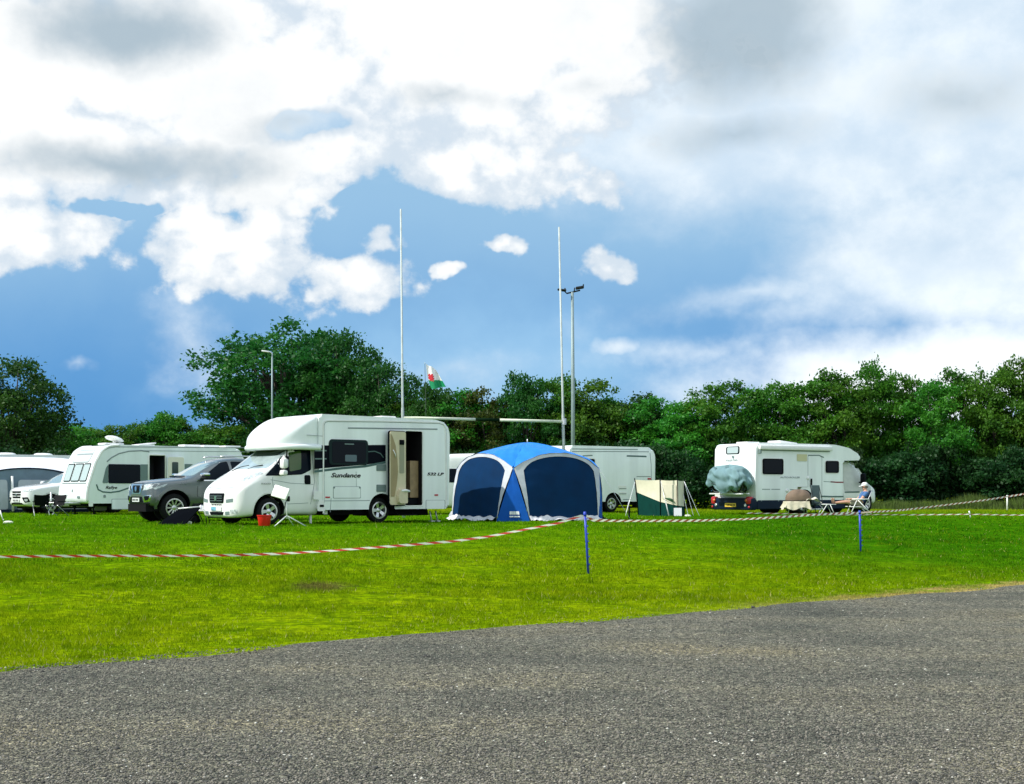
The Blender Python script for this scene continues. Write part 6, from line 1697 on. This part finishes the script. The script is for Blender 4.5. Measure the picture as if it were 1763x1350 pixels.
# ------------------------------------------------------------------ things around the motorhome with the open door
def near_bits():
    M_bucket = mat('red_plastic', (.62, .012, .012), .35, spec=.5)
    q = gpt(455, 905); q = Vector((q.x, 31.9, ground_z(-6, 31.9)))
    q.x = (455 - CX) / F * q.y
    t = thing('bucket', 'red plastic bucket by the front wheel of the white motorhome', 'bucket', q)
    MB().lathe([(0, .01), (.125, .01), (.135, .02), (.165, .245), (.175, .245), (.178, .27), (.165, .27), (.13, .03), (0, .03)], 28).build('pail', M_bucket, t, smooth=50)
    MB().tube([(.17 * math.cos(a), .17 * math.sin(a), .25 - .10 * math.sin(a)) for a in [R(180) * k / 14 for k in range(15)]], .006, 5).build('handle', M_steel, t)
    # flat aerial on a tripod
    Y = 31.8; b = at(498, 905, Y); b.z = ground_z(b.x, Y)
    t = thing('satellite_aerial', 'white square satellite aerial on a tripod before the motorhome door', 'aerial', b)
    q = lambda px, py: at(px, py, Y) - b
    top = q(494, 856)
    MB().tube([(top.x, 0, .18), (top.x - .01, 0, top.z)], .016, 8).build('mast', M_alu, t)
    c = q(484, 848); rot = Euler((R(-18), R(14), R(-22)))
    MB().box((c.x, -.06, c.z), (.42, .07, .29), rot, bev=.02).build('panel', M_gel2, t, smooth=40)
    MB().box((top.x + .02, .02, top.z - .04), (.09, .10, .13), bev=.02).tube([(top.x, .02, top.z), (c.x, -.02, c.z)], .02, 6).build('bracket', M_gunlo, t)
    for px, py in ((476, 905), (524, 905), (500, 899)):
        f = q(px, py); f = Vector((f.x, -.25 if px < 520 else .15, .01))
        if px == 500: f.y = .4
        MB().tube([(top.x, 0, .26), f], .014, 6).build('leg', M_alu, t)
    MB().tube([(top.x - .03, .02, top.z - .1), (top.x - .10, .1, .3), (top.x - .06, .25, .05)], .010, 6).build('cable', M_gunlo, t)
    # black solar panel propped on the grass in front of the pickup
    Y = 33.4
    b = at(297, 908, Y); b.z = ground_z(b.x, Y)
    t = thing('solar_panel', 'black folding solar panel propped up before the pickup wheel', 'solar panel', b)
    q = lambda px, py: at(px, py, Y) - b
    p = [Vector((q(274, 908).x, -.25, .01)), Vector((q(322, 908).x, -.25, .01)), Vector((q(341, 874).x, .22, q(341, 874).z)), Vector((q(303, 877.5).x, .22, q(303, 877.5).z))]
    n = (p[1] - p[0]).cross(p[3] - p[0]).normalized() * .03
    MB().faces([v for v in p] + [v + n * -1 for v in p], [(0, 1, 2, 3), (4, 7, 6, 5), (0, 4, 5, 1), (1, 5, 6, 2), (2, 6, 7, 3), (3, 7, 4, 0)]).build('panel', mat('black_solar_cells', (.002, .003, .005), .8, spec=.02), t)
    MB().tube([p[3] + Vector((0, 0, .02)), p[2] + Vector((0, 0, .02))], .020, 6).build('frame_edge', M_alu, t)
    for a in (.15, .85): MB().tube([p[3].lerp(p[2], a), p[3].lerp(p[2], a) + Vector((.1, .35, -p[2].z))], .014, 6).build('prop_leg', M_gunlo, t)
    # low folding table with odds and ends behind it
    Y = 34.2
    b = at(343, 904, Y); b.z = ground_z(b.x, Y)
    t = thing('folding_table', 'small low folding table beside the motorhome bumper', 'table', b)
    MB().box((0, 0, .34), (.46, .4, .03), bev=.01).build('tabletop', M_alu, t)
    for sx in (-.19, .19):
        for sy in (-.16, .16): MB().tube([(sx, sy, .33), (sx * 1.2, sy, 0)], .012, 6).build('leg', M_gunlo, t)
    o = thing('camp_stove', 'small pale camp kettle on the low folding table', 'kettle', (b.x + .06, b.y, b.z + .357))
    MB().lathe([(0, 0), (.07, 0), (.075, .03), (.06, .10), (.03, .13), (0, .135)], 16).build('pot', M_alloy, o, smooth=50)
    MB().tube([(-.05, 0, .11), (-.04, 0, .18), (.04, 0, .18), (.05, 0, .11)], .008, 5).build('handle', M_black, o)
    o = thing('black_bag', 'black bag slumped under the low folding table', 'bag', (b.x - .12, b.y - .02, b.z))
    MB().lathe([(0, .0), (.13, .0), (.16, .08), (.13, .2), (.06, .27), (0, .28)], 14, Matrix.Diagonal((1, .8, 1, 1))).build('sack', M_black, o, smooth=60)
    MB().tube([(-.06, 0, .25), (0, 0, .31), (.06, 0, .25)], .012, 5).build('strap', M_black, o)
    q2 = Vector(((325 - CX) / F * 33.6, 33.6, ground_z(-8, 33.6)))
    o = MB().box((0, 0, .05), (.16, .12, .08), Euler((0, R(12), R(20))), bev=.02).build('pale_box', M_gel2, None, smooth=40); o.location = q2
    tag(o, 'small pale box on the grass beside the solar panel', 'box')
    # dark folding chairs by the caravan drawbar
    Y = 45.2
    for px, lab, rz in ((71, 'black folding camp chair left of the caravan drawbar', 25), (99, 'black folding camp chair tipped beside the caravan jockey wheel', 160)):
        b = at(px, 893, Y); b.z = ground_z(b.x, Y)
        t = thing('camp_chair', lab, 'camp chair', b, R(rz), 'black camp chairs by the caravan')
        MB().grid(lambda u, v: Vector((-.22 + .44 * u, -.05 + .35 * v, .33 - .04 * math.sin(math.pi * u))), 6, 4).build('seat', M_black, t, smooth=60)
        MB().grid(lambda u, v: Vector((-.23 + .46 * u, -.06 - .12 * v, .36 + .36 * v - .02 * math.sin(math.pi * u))), 6, 4).build('backrest', M_black, t, smooth=60)
        for sx in (-.24, .24):
            MB().tube([(sx, -.20, .70), (sx, .32, .0)], .011, 6).build('leg', M_gunlo, t)
            MB().tube([(sx, .30, .36), (sx, -.28, .0)], .011, 6).build('leg', M_steel, t)
            MB().tube([(sx, -.12, .48), (sx, .28, .48)], .02, 6).build('armrest', M_black, t)
near_bits()

# ------------------------------------------------------------------ bicycles under a cover on the right motorhome
def bikes():
    P = PR
    q = Matrix.Rotation(P.a, 3, 'Z')
    def w(x, y, z): return Vector(P.loc) + q @ Vector((x, y, z))
    def bike(off, lab, col):
        b = w(xrR - off, -.15, .765)
        t = thing('bicycle', lab, 'bicycle', b, P.a, 'bicycles on the motorhome rack')
        for y in (-.52, .52):
            M = Matrix.Translation((0, y, .34)) @ Matrix.Rotation(R(90), 4, 'Y')
            ty = MB().tube([M @ Vector((.33 * math.cos(a), .33 * math.sin(a), 0)) for a in [2 * math.pi * k / 28 for k in range(28)]], .022, 6, closed=True).build('wheel', M_rubber, t)
            mb = MB()
            for k in range(10):
                a = 2 * math.pi * k / 10; mb.tube([M @ Vector((0, 0, .02)), M @ Vector((.31 * math.cos(a), .31 * math.sin(a), 0))], .0035, 4)
            mb.tube([M @ Vector((.305 * math.cos(a), .305 * math.sin(a), 0)) for a in [2 * math.pi * k / 28 for k in range(28)]], .009, 5, closed=True)
            mb.build('rim', M_alloy, ty)
        fm = mat(col[0], col[1], .35)
        MB().tube([(0, -.52, .34), (0, -.05, .30), (0, -.20, .78), (0, -.52, .34)], .016, 6).tube([(0, -.05, .30), (0, .36, .74), (0, -.18, .72)], .018, 6).tube([(0, .34, .80), (0, .52, .34)], .016, 6).build('frame', fm, t)
        MB().box((0, -.21, .84), (.13, .25, .05), bev=.02).build('saddle', M_black, t)
        MB().tube([(-.28, .36, .92), (0, .34, .90), (.28, .36, .92)], .012, 6).tube([(0, .34, .76), (0, .34, .9)], .014, 6).build('handlebar', M_black, t)
        MB().tube([(.06, -.05, .30), (.06, .05, .18)], .010, 5).box((.1, .05, .18), (.08, .09, .02)).build('pedal', M_black, t)
    bike(.30, 'bicycle nearest the motorhome wall on the rear rack', ('silver_bike_paint', (.5, .52, .54)))
    bike(.58, 'outer bicycle on the rear rack with its wheels below the grey cover', ('dark_bike_paint', (.03, .04, .06)))
    # crumpled cover
    b = w(xrR - .45, -.15, 1.0)
    t = thing('bicycle_cover', 'crumpled grey-green cover draped over the bicycles on the motorhome', 'cover', b, P.a)
    def cov(u, v):
        a = 2 * math.pi * u
        ry, rx = .98, .40
        k = v
        top = .74 + .10 * math.cos(2 * a + .4) * .5
        prof = math.sin(min(1.0, k * 3.2) * math.pi / 2) ** .8
        z = top - (top - .0 + .10 * math.sin(3 * a + 1) + .07 * math.sin(7 * a)) * max(0, k - .18) / .82 - .10 * (k / .18 if k < .18 else 1) * (1 - math.cos(a) ** 2 * .4)
        bulge = 1 + .10 * math.sin(math.pi * k) - .12 * (k > .85) * (k - .85) / .15
        y_ = ry * (.60 + .40 * min(1, k * 1.15) ** .9) * prof * bulge * math.copysign(abs(math.cos(a)) ** .8, math.cos(a))
        x_ = rx * prof * bulge * math.copysign(abs(math.sin(a)) ** .7, math.sin(a))
        f = .085 * (abs(math.sin(7.5 * a + 1.2 * math.sin(3 * k + a))) - .5) * k ** .5 + .045 * (abs(math.sin(5 * a - 4 * k)) - .5) + .03 * math.sin(5 * a - 9 * k) * k + .02 * math.sin(23 * a + 14 * k) * k + .025 * math.sin(17 * k + 3 * a)
        r = math.hypot(x_, y_) or 1
        return Vector((x_ + f * x_ / r, y_ + f * y_ / r, z + .02 * math.sin(9 * a + 15 * k)))
    MB().grid(cov, 96, 26, closed_u=True).build('fabric', mat('grey_green_tarpaulin', (.15, .25, .27), .8, var=.2, scale=3, bump=.5, bscale=7, spec=.15), t, weld=.002, smooth=70)
    MB().tube([(.42 * math.sin(a), .99 * math.cos(a), .06 + .10 * math.sin(3 * a + 1) * -.8) for a in [2 * math.pi * k / 40 for k in range(40)]], .015, 5, closed=True).build('elastic_hem', mat('dark_hem', (.03, .05, .055), .6), t)
bikes()

# ------------------------------------------------------------------ seated man, table and chairs by the right motorhome
def skin_body(name, verts, edges, radii, root, m, parent, sub=2):
    me = bpy.data.meshes.new(name); me.from_pydata(verts, edges, []); me.update()
    o = link(name, me, None, parent)
    md = o.modifiers.new('skin', 'SKIN'); md.use_smooth_shade = True
    for i, r in enumerate(radii):
        d = me.skin_vertices[0].data[i]; d.radius = (r, r) if not isinstance(r, tuple) else r; d.use_root = (i == root)
    if sub: s = o.modifiers.new('sub', 'SUBSURF'); s.levels = sub; s.render_levels = sub
    freeze(o); o.data.materials.append(m); shade(o, 80)
    return o
def camp():
    Y = 46.6
    g0 = ground_z(12, Y)
    M_skin = mat('sunburnt_skin', (.50, .27, .18), .5, var=.06, scale=9)
    M_shirt = mat('blue_shirt', (.05, .13, .30), .8, var=.15, scale=9, bump=.2, bscale=20)
    M_short = mat('khaki_shorts', (.30, .28, .20), .85, var=.12, scale=9)
    b = Vector(((1480 - CX) / F * Y, Y, g0))
    t = thing('person', 'man in white cap, blue shirt and khaki shorts reclining, legs up on a stool', 'person', b, R(180))
    # local frame: +x is the way he faces
    V, E, Rr = [], [], []
    def add(p, r, par=None):
        V.append(p); Rr.append(r)
        if par is not None: E.append((par, len(V) - 1))
        return len(V) - 1
    pel = add((0, 0, .40), .135)
    w1 = add((-.07, 0, .52), .125, pel); ch = add((-.15, 0, .66), .145, w1); ub = add((-.19, 0, .78), .12, ch); nk = add((-.20, 0, .86), .055, ub)
    h1 = add((-.185, 0, .93), .075, nk); h2 = add((-.17, 0, 1.01), .095, h1); h3 = add((-.175, 0, 1.08), .075, h2)
    nose = add((-.065, 0, .985), .016, h2); jaw = add((-.09, 0, .925), .035, h1)
    for sg in (1, -1):
        ear = add((-.18, sg * .095, 1.0), .02, h2)
        sh = add((-.19, sg * .17, .76), .072, ub); el = add((.03, sg * .25, .53), .048, sh); wr = add((.27, sg * .22, .56), .034, el)
        pa = add((.33, sg * .215, .565), .036, wr); pm = add((.375, sg * .212, .565), .030, pa)
        for k, (dy, ln) in enumerate(((-.027, .062), (-.009, .075), (.009, .070), (.026, .052))):
            f1 = add((.375 + ln * .55, sg * .212 + dy, .562), .0095, pm); add((.375 + ln, sg * .212 + dy, .540), .0080, f1)
        th = add((.335, sg * .172, .555), .012, pa); add((.372, sg * .158, .548), .0095, th)
        hp = add((.05, sg * .095, .385), .098, pel); kn = add((.45, sg * .11, .46), .066, hp); cf = add((.62, sg * .11, .45), .058, kn); an = add((.86, sg * .10, .43), .038, cf)
        hl = add((.90, sg * .10, .40), .036, an); ft = add((.93, sg * .115, .52), .034, hl); add((.945, sg * .12, .60), .024, ft)
    skin_body('body', V, E, Rr, 0, M_skin, t)
    # shirt and shorts follow the body a little outside it
    Vs, Es, Rs = [], [], []
    def a2(p, r, par=None):
        Vs.append(p); Rs.append(r)
        if par is not None: Es.append((par, len(Vs) - 1))
        return len(Vs) - 1
    p0 = a2((-.01, 0, .43), .150); p1 = a2((-.07, 0, .52), .148); Es.append((0, 1)); p2 = a2((-.15, 0, .66), .162, p1); p3 = a2((-.19, 0, .78), .128, p2)
    for sg in (1, -1):
        q1 = a2((-.19, sg * .175, .76), .088, p3); q2 = a2((-.06, sg * .22, .63), .075, q1)
    skin_body('shirt', Vs, Es, Rs, 0, M_shirt, t)
    Vs, Es, Rs = [], [], []
    c0 = a2((-.01, 0, .40), .150)
    for sg in (1, -1):
        q1 = a2((.06, sg * .095, .385), .118, c0); q2 = a2((.30, sg * .11, .435), .098, q1); q3 = a2((.40, sg * .11, .452), .092, q2)
    skin_body('shorts', Vs, Es, Rs, 0, M_short, t)
    # cap, hair, face, shoes
    MB().lathe([(.104, -.01), (.108, .03), (.095, .075), (.055, .105), (0, .115)], 20, Matrix.Translation((-.175, 0, 1.035))).grid(lambda u, v: Vector((-.10 + .13 * v, (u - .5) * .17 * (1 - v * .45), 1.035 - .02 * v - .03 * abs(u - .5))), 6, 3).build('cap', mat('white_cap_cloth', (.74, .74, .72), .8), t, smooth=60)
    MB().lathe([(.085, -.05), (.10, -.02), (.102, .02)], 16, Matrix.Translation((-.195, 0, .995))).build('hair', mat('grey_hair', (.16, .14, .12), .8), t, smooth=60)
    mb = MB()
    for sg in (1, -1): mb.box((-.083, sg * .036, 1.0), (.014, .034, .022), bev=.005)
    mb.tube([(-.08, -.06, 1.004), (-.076, 0, 1.004), (-.08, .06, 1.004)], .005, 5); mb.build('sunglasses', M_black, t)
    MB().box((-.072, 0, .945), (.012, .045, .008), bev=.003).build('mouth', mat('lips', (.30, .10, .08), .5), t)
    for sg in (1, -1): MB().box((.925, sg * .11, .50), (.06, .085, .19), Euler((0, R(8), R(sg * 4))), bev=.03).build('shoe', mat('tan_sandal', (.20, .13, .08), .7), t, smooth=60)
    # recliner chair
    cb = Vector((b.x + .02, Y, g0))
    t = thing('recliner_chair', 'white framed reclining camp chair under the seated man', 'camp chair', cb, R(180))
    M_web = mat('navy_chair_fabric', (.02, .035, .08), .8)
    MB().grid(lambda u, v: Vector((-.06 + .46 * u, -.25 + .5 * v, .265 + .05 * u - .015 * math.sin(math.pi * v))), 8, 6).build('seat', M_web, t, smooth=60)
    MB().grid(lambda u, v: Vector((-.10 - .27 * u, -.25 + .5 * v, .28 + .58 * u)), 8, 6).build('backrest', M_web, t, smooth=60)
    for sy in (-.28, .28):
        MB().tube([(.18, sy, .54), (.42, sy, 0)], .016, 6).build('leg', M_gel2, t)
        MB().tube([(.16, sy, .54), (-.35, sy, .0)], .016, 6).build('leg', M_gel2, t)
        MB().tube([(-.24, sy, .56), (.36, sy, .555)], .022, 6).build('armrest', M_gel2, t)
        MB().tube([(-.08, sy * .95, .28), (-.345, sy * .95, .86)], .012, 6).build('back_rail', M_steel, t)
        MB().tube([(.45, sy * .95, .30), (-.1, sy * .95, .28)], .014, 6).build('seat_rail', M_gel2, t)
    sb = Vector(((1424 - CX) / F * Y, Y, g0))
    t = thing('footstool', 'white folding footstool under the seated man\'s legs', 'footstool', sb, R(180))
    MB().grid(lambda u, v: Vector((-.26 + .5 * u, -.22 + .44 * v, .375 - .012 * math.sin(math.pi * u))), 6, 4).build('seat', M_web, t, smooth=60)
    for sy in (-.22, .22):
        MB().tube([(.24, sy, .38), (-.26, sy, .375)], .014, 6).build('rail', M_gel2, t)
        MB().tube([(.05, sy, .38), (.28, sy, 0)], .014, 6).build('leg', M_gel2, t)
        MB().tube([(-.05, sy, .38), (-.22, sy, 0)], .014, 6).build('leg', M_gel2, t)
    # table under a beige cloth, covered barbecue standing on it
    Yt = 47.0; tb = Vector(((1371 - CX) / F * Yt, Yt, g0))
    t = thing('folding_table', 'folding table beneath a beige cloth beside the right motorhome', 'table', tb)
    MB().box((0, 0, .46), (.74, .55, .03), bev=.01).build('tabletop', M_wood, t)
    for sx in (-.32, .32):
        for sy in (-.22, .22): MB().tube([(sx, sy, .45), (sx, sy, 0)], .016, 6).build('leg', M_steel, t)
    M_cl = mat('beige_tablecloth', (.52, .48, .36), .85, var=.18, scale=5, bump=.3, bscale=9)
    def clo(u, v):
        x, y = (2 * u - 1), (2 * v - 1); m_ = max(abs(x), abs(y))
        k = max(0, m_ - .72) / .28
        s_ = .40 / .72
        X = x * s_ if abs(x) < .72 else math.copysign(.40 + .09 * k * (abs(x) - .72) / .28 , x)
        Yy = y * .42 if abs(y) < .72 else math.copysign(.302 + .07 * (abs(y) - .72) / .28, y)
        z = .482 - k * (.26 + .05 * math.sin(5 * x + 3 * y))
        return Vector((X + .015 * math.sin(12 * y) * k, Yy + .02 * math.sin(14 * x) * k, z))
    o = MB().grid(clo, 36, 36).build('tablecloth', M_cl, None, smooth=70); o.location = tb
    tag(o, 'beige cloth hanging over the folding table', 'tablecloth')
    bq = thing('barbecue', 'rounded brown fabric cover over a barbecue standing on the beige cloth', 'barbecue', (tb.x + .08, tb.y, tb.z + .49))
    def dome(u, v):
        a = 2 * math.pi * u; r = math.sin(v * math.pi / 2); 
        return Vector((.46 * math.cos(a) * r ** .85 * (1 + .03 * math.sin(5 * a)), .30 * math.sin(a) * r ** .85, .40 * math.cos(v * math.pi / 2) ** .75 + .012 * math.sin(7 * a + 6 * v)))
    MB().grid(dome, 40, 12, closed_u=True).build('fabric_cover', mat('brown_cover', (.16, .11, .075), .75, var=.25, scale=4, bump=.3, bscale=9), bq, weld=.002, smooth=70)
    MB().tube([(.46 * math.cos(a), .30 * math.sin(a), .02) for a in [2 * math.pi * k / 30 for k in range(30)]], .018, 5, closed=True).build('hem', mat('dark_brown_hem', (.06, .045, .03), .7), bq)
    q = Vector((tb.x + .60, tb.y - .12, tb.z))
    o = thing('cloth_bag', 'crumpled cream cloth spilling off the table end beside the grey chair', 'cloth', (tb.x + .34, tb.y - .2, tb.z + .49))
    MB().grid(lambda u, v: Vector((.55 * u - .05, .22 * v - .1, .10 * math.sin(math.pi * u) * (.6 + .4 * math.sin(7 * v)) - .22 * max(0, u - .6) + .03 * math.sin(11 * u + 5 * v) + .02)), 18, 8).build('folds', mat('cream_cloth', (.60, .57, .46), .85), o, smooth=70)
    # upright folded grey-green chair
    Yc = 47.3; qb = Vector(((1404 - CX) / F * Yc, Yc, g0))
    t = thing('folded_chair', 'tall grey-green chair standing by the motorhome step', 'camp chair', qb, R(200))
    MB().box((0, 0, .72), (.34, .06, .66), Euler((R(6), 0, 0)), bev=.02).build('backrest', mat('grey_green_fabric', (.07, .11, .11), .8, var=.15), t)
    MB().box((0, .16, .36), (.34, .36, .05), bev=.02).build('seat', MATS['grey_green_fabric'], t)
    for sx in (-.18, .18):
        MB().tube([(sx, -.06, 1.05), (sx, .34, .0)], .014, 6).build('leg', M_gunlo, t)
        MB().tube([(sx, .32, .38), (sx, -.20, .0)], .014, 6).build('leg', M_gunlo, t)
camp()
